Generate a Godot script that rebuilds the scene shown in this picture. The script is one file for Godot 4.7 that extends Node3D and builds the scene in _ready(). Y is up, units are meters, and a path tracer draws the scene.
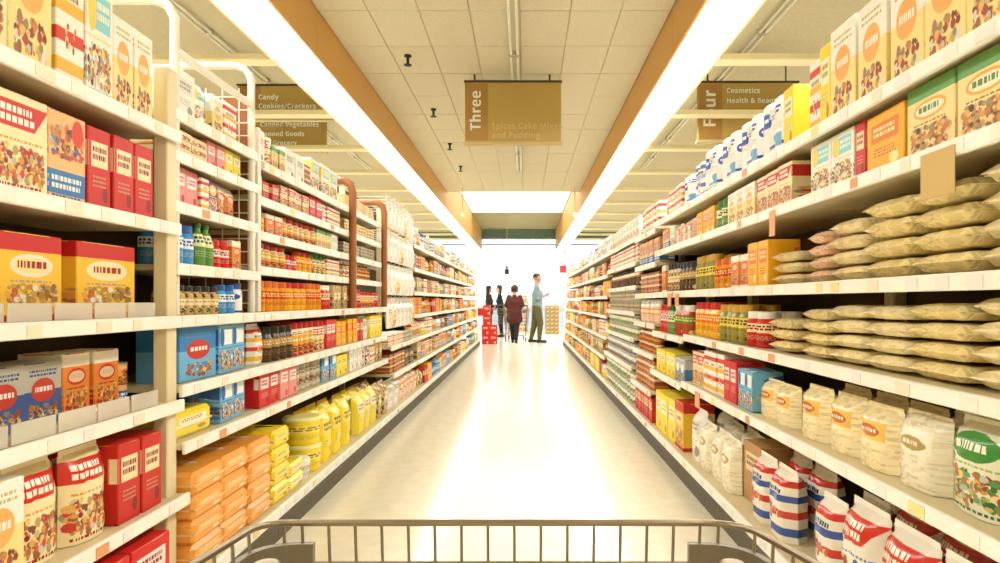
extends Node3D
# A supermarket aisle. x to the right, y up, the aisle runs away along -z; "run" below is the distance along the aisle.

const LAMP_ENERGY := 37.0
const COVE_ENERGY := 1.0
const EXPOSURE := 1.0
const EYE := 1.1
const END := 16.3

var rng := RandomNumberGenerator.new()
var M := {}
var taken := {}

# ---------------------------------------------------------------- names and tags
func numbered(called: String) -> String:
	var n: int = taken.get(called, -1) + 1
	taken[called] = n
	return called if n == 0 else "%s_%03d" % [called, n]

func tag(o: Node, label: String, category: String, group := "", kind := "") -> Node:
	o.set_meta("label", label)
	o.set_meta("category", category)
	if group: o.set_meta("group", group)
	if kind: o.set_meta("kind", kind)
	return o

func base(called: String, where := Vector3.ZERO, turn := 0.0) -> Node3D:
	var o := Node3D.new()
	o.name = numbered(called)
	add_child(o)
	o.position = where
	o.rotation.y = turn
	return o

func part(called: String, mesh: Mesh, mat: Material, parent: Node3D, at := Vector3.ZERO) -> MeshInstance3D:
	var o := MeshInstance3D.new()
	o.name = called if parent != self else numbered(called)
	o.mesh = mesh
	o.material_override = mat
	o.position = at
	parent.add_child(o, true)
	return o

func struct(called: String, mesh: Mesh, mat: Material, label: String, category: String, at := Vector3.ZERO) -> MeshInstance3D:
	var o := part(called, mesh, mat, self, at)
	tag(o, label, category, "", "structure")
	return o

# ---------------------------------------------------------------- mesh builder
class Shape:
	var v := PackedVector3Array()
	var n := PackedVector3Array()
	var u := PackedVector2Array()

	func tri(a: Vector3, b: Vector3, c: Vector3, na: Vector3, nb: Vector3, nc: Vector3, ua := Vector2.ZERO, ub := Vector2.ZERO, uc := Vector2.ZERO) -> void:
		# a, b, c run anticlockwise seen from outside; stored clockwise
		v.append(a); v.append(c); v.append(b)
		n.append(na); n.append(nc); n.append(nb)
		u.append(ua); u.append(uc); u.append(ub)

	func quad(a: Vector3, b: Vector3, c: Vector3, d: Vector3, r := Rect2(0, 0, 1, 1)) -> void:
		var nn := (b - a).cross(d - a)
		if nn.length_squared() < 1e-14: nn = (c - b).cross(d - c)
		nn = nn.normalized()
		var p := r.position
		var e := r.end
		tri(a, b, c, nn, nn, nn, Vector2(p.x, e.y), Vector2(e.x, e.y), Vector2(e.x, p.y))
		tri(a, c, d, nn, nn, nn, Vector2(p.x, e.y), Vector2(e.x, p.y), Vector2(p.x, p.y))

	# a box with chamfered edges; front, side and end rectangles of the print
	func box(lo: Vector3, hi: Vector3, b := 0.0, fr := Rect2(0, 0, 1, 1), sd := Rect2(0, 0, 1, 1), tp := Rect2(0, 0, 1, 1)) -> void:
		b = minf(b, minf(hi.x - lo.x, minf(hi.y - lo.y, hi.z - lo.z)) * 0.45)
		var l := lo + Vector3(b, b, b)
		var h := hi - Vector3(b, b, b)
		quad(Vector3(l.x, l.y, hi.z), Vector3(h.x, l.y, hi.z), Vector3(h.x, h.y, hi.z), Vector3(l.x, h.y, hi.z), fr)
		quad(Vector3(h.x, l.y, lo.z), Vector3(l.x, l.y, lo.z), Vector3(l.x, h.y, lo.z), Vector3(h.x, h.y, lo.z), fr)
		quad(Vector3(hi.x, l.y, h.z), Vector3(hi.x, l.y, l.z), Vector3(hi.x, h.y, l.z), Vector3(hi.x, h.y, h.z), sd)
		quad(Vector3(lo.x, l.y, l.z), Vector3(lo.x, l.y, h.z), Vector3(lo.x, h.y, h.z), Vector3(lo.x, h.y, l.z), sd)
		quad(Vector3(l.x, hi.y, h.z), Vector3(h.x, hi.y, h.z), Vector3(h.x, hi.y, l.z), Vector3(l.x, hi.y, l.z), tp)
		quad(Vector3(l.x, lo.y, l.z), Vector3(h.x, lo.y, l.z), Vector3(h.x, lo.y, h.z), Vector3(l.x, lo.y, h.z), tp)
		if b <= 0.0: return
		for s in [-1, 1]:
			var X: float = hi.x if s > 0 else lo.x
			var xi: float = h.x if s > 0 else l.x
			for t in [-1, 1]:
				var Z: float = hi.z if t > 0 else lo.z
				var zi: float = h.z if t > 0 else l.z
				_edge(Vector3(X, l.y, zi), Vector3(xi, l.y, Z), Vector3(xi, h.y, Z), Vector3(X, h.y, zi), Vector3(s, 0, t), sd)
				var Y: float = hi.y if t > 0 else lo.y
				var yi: float = h.y if t > 0 else l.y
				_edge(Vector3(X, yi, l.z), Vector3(xi, Y, l.z), Vector3(xi, Y, h.z), Vector3(X, yi, h.z), Vector3(s, t, 0), sd)
				var Y2: float = hi.y if s > 0 else lo.y
				var y2: float = h.y if s > 0 else l.y
				_edge(Vector3(l.x, y2, Z), Vector3(l.x, Y2, zi), Vector3(h.x, Y2, zi), Vector3(h.x, y2, Z), Vector3(0, s, t), sd)
				for w in [-1, 1]:
					var YY: float = hi.y if w > 0 else lo.y
					var yy: float = h.y if w > 0 else l.y
					var nn := Vector3(s, w, t).normalized()
					var a := Vector3(X, yy, zi)
					var bb := Vector3(xi, YY, zi)
					var c := Vector3(xi, yy, Z)
					if (bb - a).cross(c - a).dot(nn) < 0.0:
						var q := bb
						bb = c
						c = q
					tri(a, bb, c, nn, nn, nn, sd.position, sd.position, sd.position)

	func _edge(a: Vector3, b: Vector3, c: Vector3, d: Vector3, outward: Vector3, r: Rect2) -> void:
		if (b - a).cross(d - a).dot(outward) < 0.0: quad(b, a, d, c, r)
		else: quad(a, b, c, d, r)

	# profile points (radius, height) turned round the y axis
	func lathe(profile: Array, seg: int, at := Vector3.ZERO, r := Rect2(0, 0, 1, 1), squash := 1.0) -> void:
		var h0: float = profile[0].y
		var h1: float = profile[-1].y
		for i in profile.size() - 1:
			var p: Vector2 = profile[i]
			var q: Vector2 = profile[i + 1]
			var out := Vector2(q.y - p.y, p.x - q.x).normalized()
			var v0 := lerpf(r.end.y, r.position.y, (p.y - h0) / maxf(h1 - h0, 1e-6))
			var v1 := lerpf(r.end.y, r.position.y, (q.y - h0) / maxf(h1 - h0, 1e-6))
			for k in seg:
				var a0 := TAU * k / seg
				var a1 := TAU * (k + 1) / seg
				var d0 := Vector3(sin(a0), 0, cos(a0) * squash)
				var d1 := Vector3(sin(a1), 0, cos(a1) * squash)
				var u0 := lerpf(r.position.x, r.end.x, absf(fposmod(2.0 * k / seg + 1.0, 2.0) - 1.0) * 0.5 + 0.5 if k * 2 < seg else 0.5 - absf(fposmod(2.0 * k / seg + 1.0, 2.0) - 1.0) * 0.5)
				var kk := k + 1
				var u1 := lerpf(r.position.x, r.end.x, absf(fposmod(2.0 * kk / seg + 1.0, 2.0) - 1.0) * 0.5 + 0.5 if kk * 2 <= seg else 0.5 - absf(fposmod(2.0 * kk / seg + 1.0, 2.0) - 1.0) * 0.5)
				if k * 2 == seg: u0 = r.position.x
				var n0 := (d0 * out.x + Vector3(0, out.y, 0)).normalized()
				var n1 := (d1 * out.x + Vector3(0, out.y, 0)).normalized()
				var A := at + d0 * p.x + Vector3(0, p.y, 0)
				var B := at + d1 * p.x + Vector3(0, p.y, 0)
				var C := at + d1 * q.x + Vector3(0, q.y, 0)
				var D := at + d0 * q.x + Vector3(0, q.y, 0)
				if p.x > 1e-5: tri(A, B, C, n0, n1, n1, Vector2(u0, v0), Vector2(u1, v0), Vector2(u1, v1))
				if q.x > 1e-5: tri(A, C, D, n0, n1, n0, Vector2(u0, v0), Vector2(u1, v1), Vector2(u0, v1))

	# a round bar through points
	func tube(pts: Array, rad: float, seg := 6, r := Rect2(0, 0, 1, 1)) -> void:
		for i in pts.size() - 1:
			var a: Vector3 = pts[i]
			var b: Vector3 = pts[i + 1]
			var d := (b - a).normalized()
			var s := d.cross(Vector3.UP if absf(d.y) < 0.9 else Vector3.RIGHT).normalized()
			var t := d.cross(s)
			a -= d * rad * (0.35 if i > 0 else 0.0)
			b += d * rad * (0.35 if i < pts.size() - 2 else 0.0)
			for k in seg:
				var c0 := TAU * k / seg
				var c1 := TAU * (k + 1) / seg
				var n0 := s * cos(c0) + t * sin(c0)
				var n1 := s * cos(c1) + t * sin(c1)
				tri(a + n0 * rad, a + n1 * rad, b + n1 * rad, n0, n1, n1, r.position, r.position, r.end)
				tri(a + n0 * rad, b + n1 * rad, b + n0 * rad, n0, n1, n0, r.position, r.end, r.end)
				tri(a, a + n1 * rad, a + n0 * rad, -d, -d, -d, r.position, r.position, r.position)
				tri(b, b + n0 * rad, b + n1 * rad, d, d, d, r.position, r.position, r.position)

	# a puffed bag standing in the x-y plane, its front towards +z
	func pillow(w: float, h: float, t: float, rough: float, seedn: int, fr: Rect2, flat_bottom := false, nx := 8, ny := 9, blunt := 3.2) -> void:
		var no := FastNoiseLite.new()
		no.seed = seedn
		no.frequency = 1.0
		var ps := []
		var ns := []
		for side in [1.0, -1.0]:
			var g := []
			for j in ny + 1:
				var rowp := []
				for i in nx + 1:
					var a := 2.0 * i / nx - 1.0
					var b := 2.0 * j / ny - 1.0
					var fx := pow(maxf(0.0, 1.0 - pow(absf(a), blunt)), 0.55)
					var bb := b if not (flat_bottom and b < 0.0) else b * 0.55
					var fy := pow(maxf(0.0, 1.0 - pow(absf(bb), blunt - 0.2)), 0.6)
					var z := t * 0.5 * fx * fy
					z += rough * t * no.get_noise_3d(a * 2.6, b * 3.0, side * 3.0) * fx * fy
					var pinch := 1.0 - 0.10 * (1.0 - absf(b)) * 0.6
					var yy := h * (b * 0.5 + 0.5)
					if flat_bottom: yy = h * pow(b * 0.5 + 0.5, 0.9)
					rowp.append(Vector3(a * w * 0.5 * pinch + rough * w * 0.12 * no.get_noise_2d(b * 3.0, 9.0), yy + rough * h * 0.1 * no.get_noise_2d(a * 3.0, 4.0) * (b * 0.5 + 0.5), z * side))
				g.append(rowp)
			ps.append(g)
			var gn := []
			for j in ny + 1:
				var rown := []
				for i in nx + 1:
					var dx: Vector3 = g[j][mini(i + 1, nx)] - g[j][maxi(i - 1, 0)]
					var dy: Vector3 = g[mini(j + 1, ny)][i] - g[maxi(j - 1, 0)][i]
					rown.append((dx.cross(dy) * side).normalized())
				gn.append(rown)
			ns.append(gn)
		for k in 2:
			var g: Array = ps[k]
			var gn: Array = ns[k]
			for j in ny:
				for i in nx:
					var ua := Vector2(lerpf(fr.position.x, fr.end.x, float(i) / nx), lerpf(fr.end.y, fr.position.y, float(j) / ny))
					var ub := Vector2(lerpf(fr.position.x, fr.end.x, float(i + 1) / nx), ua.y)
					var uc := Vector2(ub.x, lerpf(fr.end.y, fr.position.y, float(j + 1) / ny))
					var ud := Vector2(ua.x, uc.y)
					if k == 0:
						tri(g[j][i], g[j][i + 1], g[j + 1][i + 1], gn[j][i], gn[j][i + 1], gn[j + 1][i + 1], ua, ub, uc)
						tri(g[j][i], g[j + 1][i + 1], g[j + 1][i], gn[j][i], gn[j + 1][i + 1], gn[j + 1][i], ua, uc, ud)
					else:
						tri(g[j][i + 1], g[j][i], g[j + 1][i], gn[j][i + 1], gn[j][i], gn[j + 1][i], ub, ua, ud)
						tri(g[j][i + 1], g[j + 1][i], g[j + 1][i + 1], gn[j][i + 1], gn[j + 1][i], gn[j + 1][i + 1], ub, ud, uc)

	func done() -> ArrayMesh:
		var arr := []
		arr.resize(Mesh.ARRAY_MAX)
		arr[Mesh.ARRAY_VERTEX] = v
		arr[Mesh.ARRAY_NORMAL] = n
		arr[Mesh.ARRAY_TEX_UV] = u
		var m := ArrayMesh.new()
		m.add_surface_from_arrays(Mesh.PRIMITIVE_TRIANGLES, arr)
		return m

func bx(lo: Vector3, hi: Vector3, b := 0.0) -> ArrayMesh:
	var s := Shape.new()
	s.box(Vector3(minf(lo.x, hi.x), minf(lo.y, hi.y), minf(lo.z, hi.z)), Vector3(maxf(lo.x, hi.x), maxf(lo.y, hi.y), maxf(lo.z, hi.z)), b)
	return s.done()

func tb(pts: Array, r: float, seg := 6) -> ArrayMesh:
	var s := Shape.new()
	s.tube(pts, r, seg)
	return s.done()

func lt(profile: Array, seg: int) -> ArrayMesh:
	var s := Shape.new()
	s.lathe(profile, seg)
	return s.done()

func mat(r: float, g: float, b: float, rough := 0.6, metal := 0.0) -> StandardMaterial3D:
	var m := StandardMaterial3D.new()
	m.albedo_color = Color(r, g, b)
	m.roughness = rough
	m.metallic = metal
	return m

func grainy(m: StandardMaterial3D, c0: Color, c1: Color, freq: float, scale: float, seedn := 3) -> StandardMaterial3D:
	var no := FastNoiseLite.new()
	no.seed = seedn
	no.frequency = freq
	no.fractal_octaves = 4
	var t := NoiseTexture2D.new()
	t.width = 512
	t.height = 512
	t.seamless = true
	t.noise = no
	var gr := Gradient.new()
	gr.set_color(0, c0)
	gr.set_color(1, c1)
	t.color_ramp = gr
	m.albedo_color = Color.WHITE
	m.albedo_texture = t
	m.uv1_triplanar = true
	m.uv1_world_triplanar = true
	m.uv1_scale = Vector3(scale, scale, scale)
	return m

func glow(c: Color, e: float) -> StandardMaterial3D:
	var m := mat(0.95, 0.95, 0.93, 0.5)
	m.emission_enabled = true
	m.emission = c
	m.emission_energy_multiplier = e
	return m

# ---------------------------------------------------------------- packaging prints (one sheet of flat print)
const CELL := 128
const SHEET_W := 16
const SHEET_H := 8
var sheet: Image
var scheme := {}      # key -> {cell, adj, suf, lid}
var cells := 0

func rc(x: int, y: int, w: int, h: int, c: Color) -> void:
	sheet.fill_rect(Rect2i(x, y, w, h), c)

func oval(cx: float, cy: float, rx: float, ry: float, c: Color, ox: int, oy: int) -> void:
	for y in range(maxi(0, int(cy - ry)), mini(CELL, int(cy + ry) + 1)):
		var k := 1.0 - pow((y - cy) / ry, 2.0)
		if k > 0.0:
			var half := rx * sqrt(k)
			var x0 := maxi(0, int(cx - half))
			var x1 := mini(CELL, int(cx + half))
			rc(ox + x0, oy + y, x1 - x0, 1, c)

func food(x0: int, y0: int, w: int, h: int, cols: Array, ox: int, oy: int, n: int) -> void:
	for i in n:
		var c: Color = cols[rng.randi() % cols.size()]
		c = c.lightened(rng.randf() * 0.25) if rng.randf() < 0.5 else c.darkened(rng.randf() * 0.3)
		var rx := rng.randf_range(2, 8)
		oval(x0 + rng.randf() * w, y0 + rng.randf() * h, rx, rx * rng.randf_range(0.5, 1.0), c, ox, oy)

func words(x0: int, y0: int, w: int, n: int, hgt: int, c: Color, ox: int, oy: int) -> void:
	# rows of small dashes: print too small to read
	for k in n:
		var x := x0
		while x < x0 + w - 4:
			var l := rng.randi_range(3, 11)
			rc(ox + x, oy + y0 + k * (hgt + 4), mini(l, x0 + w - x), hgt, c)
			x += l + 3

# style: band, picture, stripe, plain, split, speckle, rolls, window
func paint(key: String, adj: String, suf: String, b: Color, a1: Color, a2: Color, style: String, lid := Color(0.8, 0.8, 0.78)) -> void:
	var ox := (cells % SHEET_W) * CELL
	var oy := (cells / SHEET_W) * CELL
	rc(ox, oy, CELL, CELL, b)
	var warm := [Color("c8742a"), Color("e0a040"), Color("b04a20"), Color("f0cc70"), Color("8a4a1c")]
	match style:
		"band":
			rc(ox, oy, CELL, 26, a1)
			oval(64, 46, 44, 17, a2, ox, oy)
			oval(64, 46, 38, 12, b.lerp(Color.WHITE, 0.5), ox, oy)
			words(34, 40, 60, 1, 10, a1.darkened(0.2), ox, oy)
			food(14, 76, 100, 38, warm + [b.darkened(0.25), a2], ox, oy, 110)
			rc(ox, oy + 118, CELL, 10, a1)
			words(20, 68, 88, 1, 3, a2.darkened(0.3), ox, oy)
		"picture":
			var v := cells % 4
			food(10, 70 if v != 2 else 20, 108, 44, warm + [a1, a2, b.darkened(0.2)], ox, oy, 150)
			if v == 0:
				oval(64, 34, 50, 22, a1, ox, oy)
				words(30, 28, 70, 1, 12, Color(0.97, 0.95, 0.88), ox, oy)
			elif v == 1:
				for y in 34: rc(ox, oy + 12 + y, CELL - y, 1, a1)
				words(14, 18, 80, 2, 9, Color(0.97, 0.95, 0.88), ox, oy)
			elif v == 2:
				rc(ox, oy + 84, CELL, 34, a1)
				oval(100, 24, 20, 20, a2, ox, oy)
				words(12, 92, 100, 2, 7, Color(0.97, 0.95, 0.88), ox, oy)
			else:
				rc(ox + 12, oy + 12, 104, 40, a1)
				oval(28, 32, 20, 24, a2, ox, oy)
				words(52, 20, 60, 2, 8, Color(0.97, 0.95, 0.88), ox, oy)
			words(12, 60, 104, 1, 3, a2, ox, oy)
			words(12, 119, 104, 1, 3, a1.darkened(0.3), ox, oy)
		"stripe":
			for k in 4:
				rc(ox, oy + 14 + k * 30, CELL, 13, a1 if k % 2 == 0 else a2)
			words(22, 34, 84, 1, 8, a2.darkened(0.4), ox, oy)
			food(30, 66, 66, 26, warm, ox, oy, 12)
		"plain":
			rc(ox + 16, oy + 22, 96, 40, a1)
			words(24, 30, 80, 2, 8, a2, ox, oy)
			words(26, 76, 76, 3, 3, a1.darkened(0.25), ox, oy)
			oval(96, 104, 16, 12, a2, ox, oy)
		"split":
			rc(ox, oy + 56, CELL, 72, a1)
			oval(64, 54, 40, 24, a2, ox, oy)
			words(36, 48, 58, 1, 10, Color(0.97, 0.95, 0.9), ox, oy)
			food(20, 86, 90, 30, warm + [a1.darkened(0.2), b], ox, oy, 70)
			words(18, 14, 92, 2, 4, a1.darkened(0.2), ox, oy)
		"speckle":
			for i in 130:
				var c := a1 if rng.randf() < 0.6 else a2
				oval(rng.randf() * 128, rng.randf() * 128, rng.randf_range(2, 7), rng.randf_range(2, 6), c.darkened(rng.randf() * 0.3), ox, oy)
			rc(ox + 30, oy + 40, 68, 34, a2)
			words(36, 50, 56, 1, 9, b, ox, oy)
		"rolls":
			oval(34, 40, 26, 16, a1, ox, oy)
			words(20, 35, 30, 1, 8, Color.WHITE, ox, oy)
			oval(96, 92, 22, 14, a2, ox, oy)
			rc(ox, oy + 112, CELL, 10, a1)
			words(60, 22, 60, 2, 5, a1, ox, oy)
		"window":
			# a clear bag: what it holds shows through, a printed label across the upper half
			for i in 420:
				var c := b.lightened(rng.randf() * 0.35) if rng.randf() < 0.5 else b.darkened(rng.randf() * 0.12)
				oval(rng.randf() * 128, rng.randf() * 128, rng.randf_range(3, 14), rng.randf_range(1.5, 3.5), c, ox, oy)
			rc(ox + 18, oy + 30, 92, 40, a1)
			oval(64, 50, 36, 13, a2, ox, oy)
			words(38, 46, 52, 1, 8, Color(0.97, 0.95, 0.88), ox, oy)
	scheme[key] = {"cell": cells, "adj": adj, "suf": suf, "lid": lid}
	cells += 1

func make_prints() -> void:
	sheet = Image.create(CELL * SHEET_W, CELL * SHEET_H, false, Image.FORMAT_RGB8)
	var C := func(h: String) -> Color: return Color(h)
	var W := Color("f3efe4")
	var white_lid := Color("efece2")
	var red_lid := Color("c02018")
	var black_lid := Color("1c1814")
	var gold_lid := Color("c79b34")
	# key, look, detail, ground, accent, accent, style, lid
	paint("yellow_red", "yellow", "with red top band", C.call("f0c030"), C.call("c8201a"), C.call("e8e0d0"), "band")
	paint("cream_red", "cream", "with red oval", C.call("f4e2b0"), C.call("cf2a1a"), C.call("e09030"), "picture", red_lid)
	paint("peach", "peach", "with blue oval", C.call("f2b878"), C.call("3a78b8"), C.call("d8402a"), "picture")
	paint("red_cream", "red", "with cream panel", C.call("cc2418"), C.call("f3dfb0"), C.call("8a1410"), "plain", white_lid)
	paint("red", "bright red", "with white panel", C.call("d81c16"), C.call("f0e8e0"), C.call("a01010"), "plain", red_lid)
	paint("white_yellow", "white", "with yellow base", C.call("f6f2e6"), C.call("f6de92"), C.call("eeb060"), "split", white_lid)
	paint("white_red", "white", "with red stripes", W, C.call("d43a22"), C.call("f0b83c"), "stripe", white_lid)
	paint("white_cyan", "white", "with pale cyan oval", W, C.call("8fd2d8"), C.call("f0d460"), "picture", white_lid)
	paint("grey_blue", "grey", "with blue lower half", C.call("b9b4a8"), C.call("3c5a98"), C.call("c83a28"), "split")
	paint("orange_white", "orange", "with white band", C.call("e6862a"), C.call("f4ead8"), C.call("c8281c"), "band", white_lid)
	paint("blue", "deep blue", "with red picture", C.call("2f7fc4"), C.call("6cb2e0"), C.call("c62c22"), "split")
	paint("light_blue", "light blue", "with white oval", C.call("6fb4dc"), C.call("f0f4f4"), C.call("2c62a8"), "picture", white_lid)
	paint("orange", "plain orange", "with pale label", C.call("f0a444"), C.call("f6bc6a"), C.call("fbe0b0"), "plain")
	paint("yellow", "plain yellow", "with dark label", C.call("f7d81e"), C.call("f9e66a"), C.call("8a7418"), "plain", C.call("f4ec9c"))
	paint("yellow_white", "yellow", "with white panel", C.call("f6dc34"), C.call("f8f4dc"), C.call("b88a20"), "plain", white_lid)
	paint("pink", "pink", "with white panel", C.call("ea8c88"), C.call("f6eae2"), C.call("c43438"), "plain")
	paint("grey", "grey", "with tan stripes", C.call("b4aa92"), C.call("8c7c5c"), C.call("d4c8a8"), "stripe", C.call("b0a890"))
	paint("dark", "dark brown", "with tan label", C.call("4a3320"), C.call("b48a4c"), C.call("e4d0a0"), "plain", black_lid)
	paint("amber", "amber", "with red label", C.call("e8981c"), C.call("c83a1c"), C.call("f6dc7c"), "plain", C.call("d86a1c"))
	paint("golden", "golden yellow", "with orange label", C.call("f4b422"), C.call("e8741e"), C.call("fbeaa0"), "plain", red_lid)
	paint("cream_jar", "cream", "with red lower half", C.call("f0dca8"), C.call("c83420"), C.call("e8b040"), "split", red_lid)
	paint("tan_dark", "tan", "with brown speckles", C.call("c9a868"), C.call("6a4824"), C.call("f0e0b4"), "speckle", black_lid)
	paint("speckle", "black and white", "with dense speckles", C.call("e8e2d2"), C.call("2c2620"), C.call("a83020"), "speckle", black_lid)
	paint("white", "plain white", "with grey print", W, C.call("e2ddd0"), C.call("9a9488"), "plain", white_lid)
	paint("white_blue", "white", "with blue ovals", C.call("f4f4f2"), C.call("3a5cb4"), C.call("6fb0dc"), "rolls", C.call("3a5cb4"))
	paint("white_bluestripe", "white", "with blue stripes", C.call("f4f4f4"), C.call("5a78c0"), C.call("a8bce0"), "stripe")
	paint("cream_green", "cream", "with green stripe", C.call("f2dc98"), C.call("6aa458"), C.call("e8a844"), "band", C.call("4a8c3c"))
	paint("brown", "kraft brown", "with cream label", C.call("b98a52"), C.call("e8d2a4"), C.call("7a4c24"), "plain")
	paint("pasta", "tan", "with yellow label", C.call("f9e4a4"), C.call("f6e078"), C.call("c89a3c"), "window")
	paint("noodle", "pale yellow", "with orange label", C.call("fbe9b4"), C.call("f4c468"), C.call("c86a20"), "window")
	paint("rice", "creamy white", "with pale label", C.call("f2e8c8"), C.call("f6f0dc"), C.call("b8a060"), "window")
	paint("salmon", "salmon", "with red label", C.call("f6ccaa"), C.call("e08a5c"), C.call("f2d8a0"), "window")
	paint("bag_green", "white", "with green oval", C.call("e8e4cc"), C.call("3f8c3c"), C.call("98b860"), "picture")
	paint("bag_red", "white", "with red oval", C.call("eee6d6"), C.call("d0301e"), C.call("5a7cb4"), "picture")
	paint("flour", "white", "with red and blue bands", C.call("f0e8d6"), C.call("cc2e20"), C.call("2c50a0"), "stripe")
	paint("green", "leaf green", "with cream panel", C.call("5c9440"), C.call("f0e6b8"), C.call("2c5c24"), "plain", C.call("2f6a28"))
	paint("purple", "purple", "with yellow oval", C.call("7c3c80"), C.call("f0c63c"), C.call("e8e0e8"), "picture")
	paint("cyan", "sky blue", "with white label", C.call("3f9ad8"), C.call("f2f4f4"), C.call("2a5fae"), "plain", C.call("2a5fae"))
	paint("tomato", "tomato red", "with green label", C.call("c23a1c"), C.call("4f8436"), C.call("f0d878"), "plain", white_lid)
	paint("steel_green", "grey", "with green label", C.call("b8b8a8"), C.call("6c9a64"), C.call("e8e4cc"), "split", C.call("c0beb4"))
	paint("steel_blue", "silver", "with blue label", C.call("c2c4c0"), C.call("5a8ab4"), C.call("eceae0"), "split", C.call("c0c0bc"))
	paint("rust", "rust brown", "with cream stripes", C.call("a4542a"), C.call("ecd4a0"), C.call("d88a3c"), "stripe", gold_lid)
	paint("olive", "olive", "with yellow label", C.call("8c8434"), C.call("ecd45c"), C.call("4c4a1c"), "plain", gold_lid)
	paint("red_stack", "red", "with white lettering", C.call("cf2414"), C.call("d83a26"), C.call("f4e4dc"), "plain")
	var tex := ImageTexture.create_from_image(sheet)
	var m := StandardMaterial3D.new()
	m.albedo_texture = tex
	m.roughness = 0.5
	M.print = m
	var g := m.duplicate()
	g.roughness = 0.22
	M.gloss_print = g

func cell(key: String) -> Rect2:
	var n: int = scheme[key].cell
	return Rect2((n % SHEET_W + 0.012) / SHEET_W, (n / SHEET_W + 0.012) / SHEET_H, 0.976 / SHEET_W, 0.976 / SHEET_H)

func sub(r: Rect2, x: float, y: float, w: float, h: float) -> Rect2:
	return Rect2(r.position + Vector2(r.size.x * x, r.size.y * y), Vector2(r.size.x * w, r.size.y * h))

# ---------------------------------------------------------------- goods
var lid_mats := {}
func lid_mat(key: String) -> StandardMaterial3D:
	var c: Color = scheme[key].lid
	if not lid_mats.has(c):
		lid_mats[c] = mat(c.r, c.g, c.b, 0.35, 0.0)
	return lid_mats[c]

# each kind: noun for the label, node name, category; pieces(kind...) gives [[part name, mesh, material], ...]
const KINDS := {
	"carton": ["carton", "food_carton", "carton"],
	"can": ["can", "food_can", "can"],
	"jar": ["jar", "food_jar", "jar"],
	"bottle": ["bottle", "food_bottle", "bottle"],
	"bag": ["bag", "food_bag", "bag"],
	"lying": ["flat bag", "lying_food_bag", "bag"],
	"tub": ["tub", "plastic_tub", "tub"],
	"rolls": ["paper roll pack", "paper_roll_pack", "roll pack"],
	"flat": ["flat packet", "flat_packet", "packet"],
	"hang": ["hanging packet", "hanging_packet", "packet"],
	"brick": ["oblong pack", "oblong_pack", "pack"],
}
var piece_cache := {}

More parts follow.
